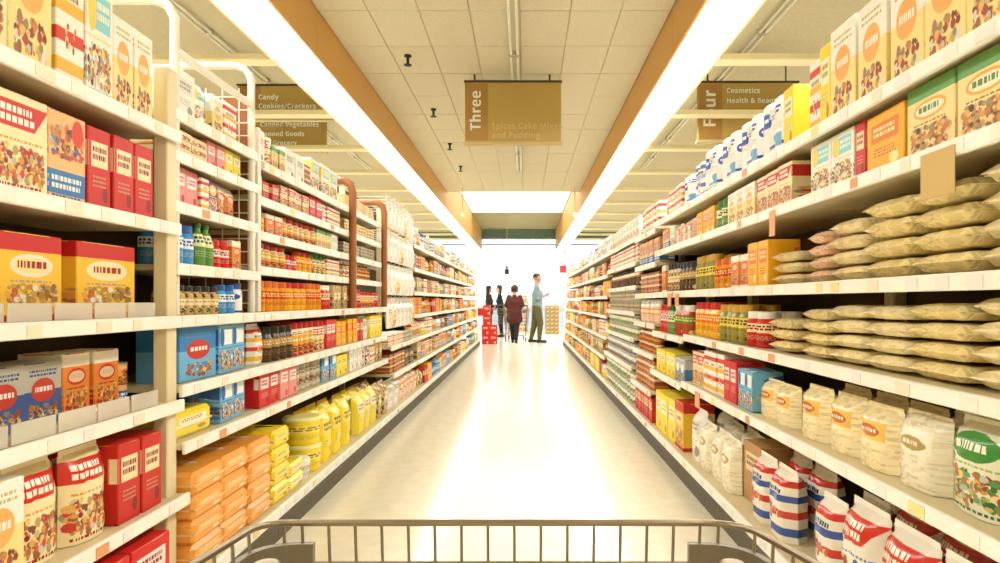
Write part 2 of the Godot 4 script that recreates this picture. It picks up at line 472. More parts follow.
func pieces(kind: String, key: String, w: float, h: float, d: float) -> Array:
	var id := "%s|%s|%.3f|%.3f|%.3f" % [kind, key, w, h, d]
	if piece_cache.has(id): return piece_cache[id]
	var r := cell(key)
	var out := []
	var s := Shape.new()
	match kind:
		"carton":
			s.box(Vector3(-w / 2, 0, -d), Vector3(w / 2, h, 0), 0.003, r, sub(r, 0.0, 0.0, 0.14, 1.0), sub(r, 0.1, 0.0, 0.8, 0.1))
			out = [["", s.done(), M.print]]
		"brick":
			s.box(Vector3(-w / 2, 0, -d), Vector3(w / 2, h, 0), minf(0.014, h * 0.2), r, sub(r, 0.0, 0.0, 0.12, 1.0), sub(r, 0.0, 0.62, 1.0, 0.38))
			var wr := Shape.new()
			wr.box(Vector3(-w / 2 - 0.001, h * 0.42, -d * 0.99), Vector3(w / 2 + 0.001, h * 0.50, 0.0012), 0.0005, sub(r, 0.14, 0.2, 0.05, 0.05), sub(r, 0.14, 0.2, 0.05, 0.05), sub(r, 0.14, 0.2, 0.05, 0.05))
			out = [["body", s.done(), M.gloss_print], ["wrapper_seam", wr.done(), M.gloss_print]]
		"can":
			var R := w * 0.5
			s.lathe([Vector2(R * 0.98, 0.004), Vector2(R * 0.98, h - 0.006)], 16, Vector3(0, 0, -R), r)
			var l := Shape.new()
			l.lathe([Vector2(0, 0), Vector2(R, 0), Vector2(R, 0.005), Vector2(R * 0.97, 0.006), Vector2(R * 0.97, h - 0.007), Vector2(R, h - 0.006), Vector2(R, h - 0.001), Vector2(R * 0.93, h), Vector2(R * 0.92, h - 0.004), Vector2(0, h - 0.004)], 16, Vector3(0, 0, -R))
			out = [["label", s.done(), M.gloss_print], ["metal_body", l.done(), M.steel]]
		"jar":
			var R := w * 0.5
			var sh := h * 0.80
			s.lathe([Vector2(0, 0), Vector2(R * 0.9, 0), Vector2(R, h * 0.05), Vector2(R, sh * 0.86), Vector2(R * 0.8, sh)], 16, Vector3(0, 0, -R), r)
			var l := Shape.new()
			l.lathe([Vector2(R * 0.84, sh), Vector2(R * 0.86, sh + 0.002), Vector2(R * 0.86, h - 0.004), Vector2(R * 0.80, h), Vector2(0, h)], 16, Vector3(0, 0, -R))
			out = [["body", s.done(), M.gloss_print], ["lid", l.done(), lid_mat(key)]]
		"bottle":
			var R := w * 0.5
			s.lathe([Vector2(0, 0), Vector2(R * 0.92, 0), Vector2(R, h * 0.04), Vector2(R, h * 0.58), Vector2(R * 0.8, h * 0.70), Vector2(R * 0.42, h * 0.82), Vector2(R * 0.38, h * 0.9)], 14, Vector3(0, 0, -R), r)
			var l := Shape.new()
			l.lathe([Vector2(R * 0.46, h * 0.89), Vector2(R * 0.48, h * 0.9), Vector2(R * 0.46, h * 0.99), Vector2(R * 0.4, h), Vector2(0, h)], 12, Vector3(0, 0, -R))
			out = [["body", s.done(), M.gloss_print], ["cap", l.done(), lid_mat(key)]]
		"bag":
			s.pillow(w * 0.97, h * 0.95, d * 0.88, 0.11, hash(id) % 1000, r, true)
			s.v = Transform3D(Basis(), Vector3(0, 0, -d * 0.55)) * s.v
			var e := Shape.new()
			e.box(Vector3(-w * 0.46, h * 0.925, -d * 0.56), Vector3(w * 0.46, h, -d * 0.54), 0.001, sub(r, 0.02, 0.02, 0.9, 0.05), sub(r, 0.02, 0.02, 0.05, 0.05), sub(r, 0.02, 0.02, 0.05, 0.05))
			out = [["body", s.done(), M.gloss_print], ["seal", e.done(), M.gloss_print]]
		"lying":
			# w along the shelf, h thickness, d into the shelf
			s.pillow(w * 0.94, d, h * 0.86, 0.09, hash(id) % 1000, r, false, 10, 9, 6.0)
			s.v = Transform3D(Basis(Vector3(1, 0, 0), Vector3(0, 0, -1), Vector3(0, 1, 0)), Vector3(0, h * 0.56, 0)) * s.v
			s.n = _turn(s.n)
			var e := Shape.new()
			e.box(Vector3(-w * 0.5, h * 0.52, -d * 0.92), Vector3(-w * 0.455, h * 0.56, -d * 0.08), 0.001, sub(r, 0.02, 0.02, 0.05, 0.05), sub(r, 0.02, 0.02, 0.05, 0.05), sub(r, 0.02, 0.02, 0.05, 0.05))
			var e2 := Shape.new()
			e2.box(Vector3(w * 0.455, h * 0.52, -d * 0.92), Vector3(w * 0.5, h * 0.56, -d * 0.08), 0.001, sub(r, 0.02, 0.02, 0.05, 0.05), sub(r, 0.02, 0.02, 0.05, 0.05), sub(r, 0.02, 0.02, 0.05, 0.05))
			out = [["body", s.done(), M.gloss_print], ["seal", e.done(), M.gloss_print], ["seal", e2.done(), M.gloss_print]]
		"tub":
			var R := w * 0.5
			s.lathe([Vector2(0, 0), Vector2(R * 0.86, 0), Vector2(R * 0.9, 0.01), Vector2(R * 0.98, h * 0.86)], 20, Vector3(0, 0, -R), r)
			var l := Shape.new()
			l.lathe([Vector2(R * 0.98, h * 0.86), Vector2(R, h * 0.87), Vector2(R, h * 0.94), Vector2(R * 0.9, h), Vector2(0, h * 0.985)], 20, Vector3(0, 0, -R))
			out = [["body", s.done(), M.gloss_print], ["lid", l.done(), lid_mat(key)]]
		"rolls":
			# two by two paper rolls in printed film: four soft columns
			for i in 2:
				for j in 2:
					var R := w * 0.27
					for k in 2:
						s.lathe([Vector2(0, h * 0.5 * k), Vector2(R * 0.75, h * 0.5 * k), Vector2(R, h * (0.5 * k + 0.06)), Vector2(R, h * (0.5 * k + 0.44)), Vector2(R * 0.75, h * 0.5 * (k + 1)), Vector2(0, h * 0.5 * (k + 1))], 12, Vector3((i - 0.5) * w * 0.48, 0, -w * 0.27 - j * (d - w * 0.54)), sub(r, 0.0 if i == 0 else 0.4, 0.5 - 0.5 * k, 0.6, 0.5))
			var f := Shape.new()
			f.box(Vector3(-w * 0.49, h * 0.03, -d * 0.97), Vector3(w * 0.49, h * 0.97, -w * 0.035), 0.03, r, sub(r, 0, 0, 0.3, 1), sub(r, 0, 0, 0.9, 0.15))
			out = [["roll", s.done(), M.print], ["film", f.done(), M.gloss_print]]
		"flat":
			s.box(Vector3(-w / 2, 0, -d), Vector3(w / 2, h, 0), 0.002, sub(r, 0.0, 0.4, 1.0, 0.3), sub(r, 0.0, 0.4, 0.1, 0.3), r)
			out = [["", s.done(), M.print]]
		"hang":
			s.pillow(w, h * 0.82, d, 0.2, hash(id) % 1000, r)
			var e := Shape.new()
			e.box(Vector3(-w * 0.46, h * 0.80, -0.002), Vector3(w * 0.46, h, 0.002), 0.001, sub(r, 0.15, 0.2, 0.7, 0.3), sub(r, 0.02, 0.02, 0.05, 0.05), sub(r, 0.02, 0.02, 0.05, 0.05))
			out = [["pouch", s.done(), M.gloss_print], ["header_card", e.done(), M.print]]
	piece_cache[id] = out
	return out

func _turn(n: PackedVector3Array) -> PackedVector3Array:
	var o := PackedVector3Array()
	for q in n: o.append(Vector3(q.x, q.z, -q.y))
	return o

var stock := []       # every single product before it is placed
var line_no := {}     # (description, shelf, bay) -> how many so far
const ORD := ["first", "second", "third", "fourth", "fifth", "sixth", "seventh", "eighth", "ninth", "tenth", "eleventh", "twelfth", "thirteenth", "fourteenth", "fifteenth", "sixteenth", "seventeenth", "eighteenth", "nineteenth", "twentieth"]
const NUM := ["zero", "one", "two", "three", "four", "five", "six", "seven", "eight", "nine", "ten"]

func ordinal(n: int) -> String:
	return ORD[n] if n < ORD.size() else "%dth" % (n + 1)

func stow(kind: String, key: String, w: float, h: float, d: float, where: Vector3, side: float, jit: float, bay: String, shelf: String, line: int, level: int, levels: int, deep: int) -> void:
	var sc: Dictionary = scheme[key]
	var desc := "%s %s %s" % [sc.adj, KINDS[kind][0], sc.suf]
	var place := ""
	if levels > 1: place += ["bottom", "second", "third", "fourth", "fifth", "sixth", "seventh"][level] + " in "
	place += ordinal(line)
	place += " stack" if levels > 1 else " in line"
	if deep > 0: place += " behind"
	stock.append({"kind": kind, "key": key, "w": w, "h": h, "d": d, "xf": Transform3D(Basis(Vector3.UP, -side * PI / 2 + jit), where), "label": "%s, %s, %s, %s" % [desc, place, shelf, bay], "group": "%s %ss, %s, %s" % [sc.adj, KINDS[kind][0], shelf, bay], "size": w * h / pow(-where.z + deep * 3.0, 2.6)})

# ---------------------------------------------------------------- shelving
var bays := {}

# shelves: [[height, front distance from the middle], ...] from the floor up
func make_bay(called: String, name_: String, label: String, side: float, d0: float, d1: float, shelves: Array, back: float, top: float, o := {}) -> Node3D:
	var t := base(o.get("node", "shelving_bay"), Vector3(side * (shelves[0][1] + 0.2), 0, -(d0 + d1) / 2))
	tag(t, label, "shelving", "shelving along the aisle")
	var ox := t.position.x
	var oz := t.position.z
	var X := func(a: float) -> float: return side * a - ox
	var z0 := -d0 - oz - 0.001
	var z1 := -d1 - oz + 0.001
	part("back_panel", bx(Vector3(X.call(back), 0.02, z0), Vector3(X.call(back + 0.03), top, z1)), M.back, t)
	var k: float = shelves[0][1]
	part("base_kick", bx(Vector3(X.call(k + 0.005), 0.0, z0), Vector3(X.call(k + 0.03), 0.095, z1), 0.002), M.kick, t)
	var mats: Array = o.get("post", [M.post, M.post])
	var pf: float = o.get("post_front", shelves[-1][1] + 0.01)
	var pw: float = o.get("post_width", 0.035)
	for e in 2:
		var zc := z0 - pw / 2 if e == 0 else z1 + pw / 2
		var deep: float = o.get("post_depth", 0.05)
		if mats[e] != null:
			part("upright", bx(Vector3(X.call(back - deep if not o.has("front_posts") else pf), 0.1, zc - pw / 2), Vector3(X.call(back - 0.001 if not o.has("front_posts") else pf + deep), top, zc + pw / 2), 0.004), mats[e], t)
	for i in shelves.size():
		var h: float = shelves[i][0]
		var f: float = shelves[i][1]
		var ex: float = f - 0.004
		var near: bool = d0 < 6.0
		var sh := part("shelf", bx(Vector3(X.call(f + 0.012), h - 0.022, z0 - 0.001), Vector3(X.call(back - 0.002), h, z1 + 0.001), 0.002), M.shelf, t)
		var rail := Shape.new()
		var lip: float = 0.038 if i > 0 else 0.045
		rail.box(Vector3(minf(X.call(ex), X.call(f + 0.011)), h - lip, z1 + 0.0015), Vector3(maxf(X.call(ex), X.call(f + 0.011)), h + 0.004, z0 - 0.0015), 0.003)
		part("price_rail", rail.done(), M.rail, sh)
		if near:
			var z := z0 - rng.randf_range(0.04, 0.12)
			while z > z1 + 0.1:
				var tw := rng.randf_range(0.04, 0.07)
				part("price_tag", tag_mesh(X.call(ex - 0.0012), h - 0.033, z, tw, side), M.tags[[0, 1, 4, 0, 1, 4, 0, 1, 4, 4, 2, 3][rng.randi() % 12]], sh)
				z -= rng.randf_range(0.11, 0.26)
	var rec := {"node": t, "name": name_, "side": side, "d0": d0, "d1": d1, "shelves": shelves, "back": back}
	bays[called] = rec
	return t

var tag_cache := {}
func tag_mesh(x: float, y: float, z: float, w: float, side: float) -> ArrayMesh:
	return bx(Vector3(x - 0.001, y, z - w), Vector3(x + 0.001, y + 0.03, z))

# lay goods along a shelf: items [kind, print, width, height, depth, count, stack, gap, rows]
func fill(called: String, shelf: int, start: float, items: Array, setback := 0.035, stop := -1.0) -> float:
	var b: Dictionary = bays[called]
	var side: float = b.side
	var hf: Array = b.shelves[shelf]
	var at := start
	var last: float = b.d1 - 0.01 if stop < 0.0 else stop
	var shelf_name := "shelf %s" % NUM[shelf] if shelf > 0 else "floor deck"
	if hf.size() > 2: shelf_name = hf[2]
	var lib := shelf_name.replace("shelf shelf", "shelf")
	for it in items:
		var kind: String = it[0]
		if kind == "gap":
			at += it[1]
			continue
		var w: float = it[2]
		var n: int = it[5]
		var st: int = it[6] if it.size() > 6 else 1
		var gap: float = it[7] if it.size() > 7 else 0.006
		var rows: int = it[8] if it.size() > 8 else 1
		var extra: float = it[9] if it.size() > 9 else 0.0
		for i in n:
			if at + w > last: return at
			var id := "%s|%s|%d|%s" % [kind, it[1], shelf, called]
			var ln: int = line_no.get(id, 0)
			line_no[id] = ln + 1
			var back_off := rng.randf_range(0.0, 0.012) + setback + extra
			for q in rows:
				for k in st:
					var sb: float = hf[1] + back_off + q * (it[4] + 0.008) + rng.randf_range(0, 0.004)
					var y: float = hf[0] + 0.002 + k * (it[3] + 0.001)
					var jit := rng.randf_range(-0.02, 0.02) * (0.0 if gap < 0.004 else 1.0)
					if kind == "lying": jit = rng.randf_range(-0.05, 0.05)
					stow(kind, it[1], w, it[3], it[4], Vector3(side * sb, y, -(at + w / 2)), side, jit, b.name, lib, ln, k, st, q)
			at += w + gap + rng.randf_range(0, 0.003)
	return at

# ---------------------------------------------------------------- set the goods out
func emit_stock() -> void:
	var by_name := {}
	for s in stock:
		var nm: String = KINDS[s.kind][1]
		if not by_name.has(nm): by_name[nm] = []
		by_name[nm].append(s)
	var protos := {}
	for nm in by_name:
		var list: Array = by_name[nm]
		list.sort_custom(func(a, b): return a.size > b.size)
		for i in mini(list.size(), 300):
			var s: Dictionary = list[i]
			var id := "%s|%s|%.3f|%.3f|%.3f" % [s.kind, s.key, s.w, s.h, s.d]
			var o: Node3D
			if protos.has(id):
				o = protos[id].duplicate()
			else:
				var ps := pieces(s.kind, s.key, s.w, s.h, s.d)
				if ps.size() == 1:
					var mi := MeshInstance3D.new()
					mi.mesh = ps[0][1]
					mi.material_override = ps[0][2]
					o = mi
				else:
					o = Node3D.new()
					for p in ps:
						part(p[0], p[1], p[2], o)
				protos[id] = o
			o.name = numbered(nm)
			add_child(o)
			o.transform = s.xf
			tag(o, s.label, KINDS[s.kind][2], s.group)
		if list.size() > 300:
			# past three hundred of a kind, the small far ones are one mass
			var mass := base("distant_" + nm + "_stock")
			tag(mass, "mass of small %ss on the shelves far down the aisle" % KINDS[list[0].kind][0], KINDS[list[0].kind][2], "", "stuff")
			var groups := {}
			for i in range(300, list.size()):
				var s: Dictionary = list[i]
				for p in pieces(s.kind, s.key, s.w, s.h, s.d):
					if not groups.has(p[1]): groups[p[1]] = [p, []]
					groups[p[1]][1].append(s.xf)
			for g in groups.values():
				var mm := MultiMesh.new()
				mm.transform_format = MultiMesh.TRANSFORM_3D
				mm.mesh = g[0][1]
				mm.instance_count = g[1].size()
				for i in g[1].size(): mm.set_instance_transform(i, g[1][i])
				var mi := MultiMeshInstance3D.new()
				mi.name = "package_mass"
				mi.multimesh = mm
				mi.material_override = g[0][2]
				mi.set_meta("kind", "stuff")
				mass.add_child(mi, true)

# ---------------------------------------------------------------- figures: smooth union of tapered capsules, meshed as surface nets
func nets(bones: Array, cs: float, k := 0.035) -> ArrayMesh:
	var lo := Vector3(1e9, 1e9, 1e9)
	var hi := -lo
	for b in bones:
		var rr := maxf(b[2], b[3]) + cs * 3.0
		lo = lo.min(b[0].min(b[1]) - Vector3(rr, rr, rr))
		hi = hi.max(b[0].max(b[1]) + Vector3(rr, rr, rr))
	var nx := int((hi.x - lo.x) / cs) + 2
	var ny := int((hi.y - lo.y) / cs) + 2
	var nz := int((hi.z - lo.z) / cs) + 2
	var f := PackedFloat32Array()
	f.resize(nx * ny * nz)
	f.fill(0.5)
	for b in bones:
		var a: Vector3 = b[0]
		var e: Vector3 = b[1] - b[0]
		var L := maxf(e.length_squared(), 1e-9)
		var r0: float = b[2]
		var r1: float = b[3]
		var rr := maxf(r0, r1) + k + cs * 2.0
		var p0: Vector3 = ((b[0].min(b[1]) - Vector3(rr, rr, rr) - lo) / cs).floor()
		var p1: Vector3 = ((b[0].max(b[1]) + Vector3(rr, rr, rr) - lo) / cs).ceil()
		for z in range(maxi(0, int(p0.z)), mini(nz, int(p1.z) + 1)):
			for y in range(maxi(0, int(p0.y)), mini(ny, int(p1.y) + 1)):
				var row := (z * ny + y) * nx
				for x in range(maxi(0, int(p0.x)), mini(nx, int(p1.x) + 1)):
					var p := lo + Vector3(x, y, z) * cs
					var t := clampf((p - a).dot(e) / L, 0.0, 1.0)
					var d := (p - a - e * t).length() - lerpf(r0, r1, t)
					var o := f[row + x]
					var hh := maxf(k - absf(o - d), 0.0) / k
					f[row + x] = minf(o, d) - hh * hh * k * 0.25
	var vid := {}
	var vs := PackedVector3Array()
	var offs := [0, 1, nx, nx + 1, nx * ny, nx * ny + 1, nx * ny + nx, nx * ny + nx + 1]
	for z in nz - 1:
		for y in ny - 1:
			for x in nx - 1:
				var i := (z * ny + y) * nx + x
				var cnt := 0
				for q in 8:
					if f[i + offs[q]] < 0.0: cnt += 1
				if cnt == 0 or cnt == 8: continue
				var sum := Vector3.ZERO
				var num := 0
				for q in 8:
					for bit in [1, 2, 4]:
						if q & bit: continue
						var r: int = q | bit
						var fa := f[i + offs[q]]
						var fb := f[i + offs[r]]
						if (fa < 0.0) != (fb < 0.0):
							var t := fa / (fa - fb)
							var ca := Vector3(q & 1, (q >> 1) & 1, (q >> 2) & 1)
							var cb := Vector3(r & 1, (r >> 1) & 1, (r >> 2) & 1)
							sum += ca.lerp(cb, t)
							num += 1
				vid[i] = vs.size()
				vs.append(lo + (Vector3(x, y, z) + sum / num) * cs)
	var idx := PackedInt32Array()
	var steps := [1, nx, nx * ny]
	for i in vid:
		for ax in 3:
			var u: int = steps[(ax + 1) % 3]
			var w: int = steps[(ax + 2) % 3]
			var j: int = i + steps[ax]
			if j >= f.size(): continue
			var fa := f[i]
			var fb := f[j]
			if (fa < 0.0) == (fb < 0.0): continue
			if not (vid.has(i - u) and vid.has(i - w) and vid.has(i - u - w)): continue
			var q: Array = [vid[i], vid[i - u], vid[i - u - w], vid[i - w]]
			if fa < 0.0: q.reverse()
			idx.append_array([q[0], q[1], q[2], q[0], q[2], q[3]])
	var ns := PackedVector3Array()
	ns.resize(vs.size())
	for t in range(0, idx.size(), 3):
		var nn := (vs[idx[t + 2]] - vs[idx[t]]).cross(vs[idx[t + 1]] - vs[idx[t]])
		for q in 3: ns[idx[t + q]] += nn
	for i in ns.size(): ns[i] = ns[i].normalized()
	var arr := []
	arr.resize(Mesh.ARRAY_MAX)
	arr[Mesh.ARRAY_VERTEX] = vs
	arr[Mesh.ARRAY_NORMAL] = ns
	arr[Mesh.ARRAY_INDEX] = idx
	var m := ArrayMesh.new()
	m.add_surface_from_arrays(Mesh.PRIMITIVE_TRIANGLES, arr)
	return m

func joined(list: Array) -> ArrayMesh:
	var st := SurfaceTool.new()
	for m in list: st.append_from(m, 0, Transform3D())
	return st.commit()

# p: joints for a body of 1.75 m facing +z; scaled by s
func person(label: String, where: Vector3, turn: float, s: float, p: Dictionary, look: Dictionary) -> Node3D:
	var t := base("person", where, turn)
	tag(t, label, "person", "shoppers at the far end of the aisle")
	var V := func(x: float, y: float, z: float) -> Vector3: return Vector3(x, y, z) * s
	var lean: Vector3 = p.get("lean", Vector3.ZERO)
	var up := func(y: float) -> Vector3: return lean * (y - 0.93)
	var hip: float = 0.93
	var sh := 1.42
	var skin := []
	var cloth := []
	var trousers := []
	var shoes := []
	# torso
	var c0 := Vector3(0, hip, 0)
	var chest: Vector3 = Vector3(0, 1.24, 0.01) + up.call(1.24)
	var neck: Vector3 = Vector3(0, 1.50, -0.01) + up.call(1.5)
	var wide: float = look.get("wide", 1.0)
	for sx in [-1.0, 1.0]:
		cloth.append([Vector3(sx * 0.075 * wide, hip - 0.02, 0), Vector3(sx * 0.075 * wide, 1.08, 0) + up.call(1.08), 0.105 * wide, 0.10 * wide])
		cloth.append([Vector3(sx * 0.075 * wide, 1.08, 0) + up.call(1.08), chest + Vector3(sx * 0.085, 0, 0), 0.10 * wide, 0.115 * wide])
		cloth.append([chest + Vector3(sx * 0.085, 0, 0), Vector3(sx * 0.15, sh - 0.01, -0.01) + up.call(sh), 0.11 * wide, 0.062])
		var shd: Vector3 = Vector3(sx * 0.175, sh, -0.01) + up.call(sh)
		var el: Vector3 = p["elbow_r"] if sx < 0 else p["elbow_l"]
		var wr: Vector3 = p["wrist_r"] if sx < 0 else p["wrist_l"]
		cloth.append([shd, el, 0.06, 0.048])
		cloth.append([el, el.lerp(wr, look.get("sleeve", 0.95)), 0.048, 0.038])
		skin.append([el.lerp(wr, 0.3), wr, 0.036, 0.026])
		# legs
		var kn: Vector3 = p["knee_r"] if sx < 0 else p["knee_l"]
		var an: Vector3 = p["ankle_r"] if sx < 0 else p["ankle_l"]
		trousers.append([Vector3(sx * 0.085 * wide, hip - 0.01, -0.005), kn, 0.10 * wide, 0.066 * wide])
		trousers.append([kn, an + Vector3(0, 0.03, 0), 0.066 * wide, 0.056])
		skin.append([Vector3(sx * 0.085, hip, 0), kn, 0.07, 0.045])
		skin.append([kn, an, 0.045, 0.035])
		skin.append([Vector3(0, 1.38, 0) + up.call(1.38), shd, 0.045, 0.04])
		skin.append([shd, el, 0.04, 0.036])
		skin.append([Vector3(0, hip, 0), Vector3(sx * 0.085, hip, 0), 0.07, 0.07])
		var toe: Vector3 = an + p.get("toe_r" if sx < 0 else "toe_l", Vector3(sx * 0.02, -0.05, 0.16))
		shoes.append([an + Vector3(0, -0.04, -0.03), toe, 0.042, 0.034])
		shoes.append([an + Vector3(0, 0.0, -0.01), an + Vector3(0, -0.045, -0.045), 0.04, 0.035])
	trousers.append([Vector3(-0.05, hip + 0.02, 0), Vector3(0.05, hip + 0.02, 0), 0.105 * wide, 0.105 * wide])
	cloth.append([chest + Vector3(0, 0.12, -0.01), neck - Vector3(0, 0.03, 0), 0.085, 0.062])
	if look.has("coat"):
		for sx in [-1.0, 1.0]:
			cloth.append([Vector3(sx * 0.07, hip, 0), Vector3(sx * 0.095, hip - look.coat, 0.0), 0.12 * wide, 0.125 * wide])
	skin.append([c0, chest, 0.07, 0.075])
	skin.append([chest, neck, 0.07, 0.055])
	skin.append([neck, neck + Vector3(0, 0.06, 0.01), 0.055, 0.052])
	var sk := func(bones: Array) -> Array:
		var o := []
		for b in bones: o.append([b[0] * s, b[1] * s, b[2] * s, b[3] * s])
		return o
	# head on its neck, turned by look.face
	var hb := Basis(Vector3.UP, p.get("face", 0.0)) * Basis(Vector3.RIGHT, p.get("nod", 0.0))
	var hc: Vector3 = neck + Vector3(0, 0.155, 0.015)
	var H := func(x: float, y: float, z: float) -> Vector3: return hc + hb * Vector3(x, y, z)
	var head := [
		[H.call(0, 0.035, -0.02), H.call(0, 0.03, 0.015), 0.083, 0.078], [H.call(0, -0.01, 0.02), H.call(0, -0.075, 0.045), 0.066, 0.038],
		[H.call(0, -0.02, 0.088), H.call(0, 0.012, 0.084), 0.015, 0.008], [H.call(-0.03, 0.028, 0.078), H.call(0.03, 0.028, 0.078), 0.012, 0.012],
		[H.call(-0.018, -0.052, 0.078), H.call(0.018, -0.052, 0.078), 0.008, 0.008], [H.call(0, -0.05, 0), neck, 0.05, 0.052],
		[H.call(-0.083, 0.012, -0.005), H.call(-0.086, -0.025, 0.0), 0.014, 0.009], [H.call(0.083, 0.012, -0.005), H.call(0.086, -0.025, 0.0), 0.014, 0.009]]
	var meshes := [nets(sk.call(skin), 0.02 * s, 0.03 * s), nets(sk.call(head), 0.008 * s, 0.012 * s)]
	for sx in [-1.0, 1.0]:
		var wr: Vector3 = p["wrist_r"] if sx < 0 else p["wrist_l"]
		var el: Vector3 = p["elbow_r"] if sx < 0 else p["elbow_l"]
		var dir := (wr - el).normalized()
		var pal: Vector3 = p.get("palm", Vector3(0, -1, 0))
		var sd := dir.cross(pal).normalized()
		var nn := sd.cross(dir).normalized()
		var hand := []
		var knuckle := wr + dir * 0.085
		for q in 4:
			var o: float = (q - 1.5) * 0.021
			hand.append([wr + sd * o * 0.6, knuckle + sd * o, 0.016, 0.013])
			var len_: float = [0.034, 0.04, 0.037, 0.029][q]
			var f1 := knuckle + sd * o + (dir * 0.85 - nn * 0.5).normalized() * len_
			var f2 := f1 + (dir * 0.3 - nn).normalized() * len_ * 0.75
			hand.append([knuckle + sd * o, f1, 0.0095, 0.009])
			hand.append([f1, f2, 0.009, 0.0075])
		var th := wr + dir * 0.025 + sd * (-0.03)
		var th1 := th + (dir * 0.7 - sd * 0.7 - nn * 0.3).normalized() * 0.035
		hand.append([th, th1, 0.013, 0.011])
		hand.append([th1, th1 + (dir * 0.9 - nn * 0.6).normalized() * 0.03, 0.011, 0.008])
		meshes.append(nets(sk.call(hand), 0.006 * s, 0.008 * s))
	part("body", joined(meshes), M[look.skin], t)
	part("jacket" if look.has("coat") else "shirt", nets(sk.call(cloth), 0.017 * s, 0.03 * s), look.top, t)
	part("trousers", nets(sk.call(trousers), 0.017 * s, 0.03 * s), look.legs, t)
	part("shoe", nets(sk.call(shoes.slice(0, 2)), 0.012 * s, 0.02 * s), M.shoe, t)
	part("shoe", nets(sk.call(shoes.slice(2, 4)), 0.012 * s, 0.02 * s), M.shoe, t)
	for sx in [-1.0, 1.0]:
		part("eye", nets(sk.call([[H.call(sx * 0.03, 0.008, 0.079), H.call(sx * 0.032, 0.008, 0.079), 0.009, 0.009]]), 0.004 * s, 0.003 * s), M.eye, t)
	var hair := [[H.call(0, 0.055, -0.03), H.call(0, 0.06, 0.0), 0.088, 0.082], [H.call(-0.05, 0.04, -0.03), H.call(0.05, 0.04, -0.03), 0.06, 0.06], [H.call(0, 0.0, -0.05), H.call(0, 0.04, -0.04), 0.06, 0.075]]
	var hl: float = look.get("hair_len", 0.0)
	if hl == 0.0:
		hair = [[H.call(0, 0.058, -0.035), H.call(0, 0.066, 0.015), 0.078, 0.066], [H.call(0, 0.01, -0.055), H.call(0, 0.05, -0.045), 0.052, 0.07], [H.call(-0.06, 0.04, -0.02), H.call(0.06, 0.04, -0.02), 0.032, 0.032]]
	if hl > 0.0:
		for sx in [-1.0, 0.0, 1.0]:
			hair.append([H.call(sx * 0.06, 0.03, -0.045), H.call(sx * 0.075, -hl, -0.06), 0.05, 0.035])
	part("hair", nets(sk.call(hair), 0.011 * s, 0.02 * s), look.hair, t)
	return t

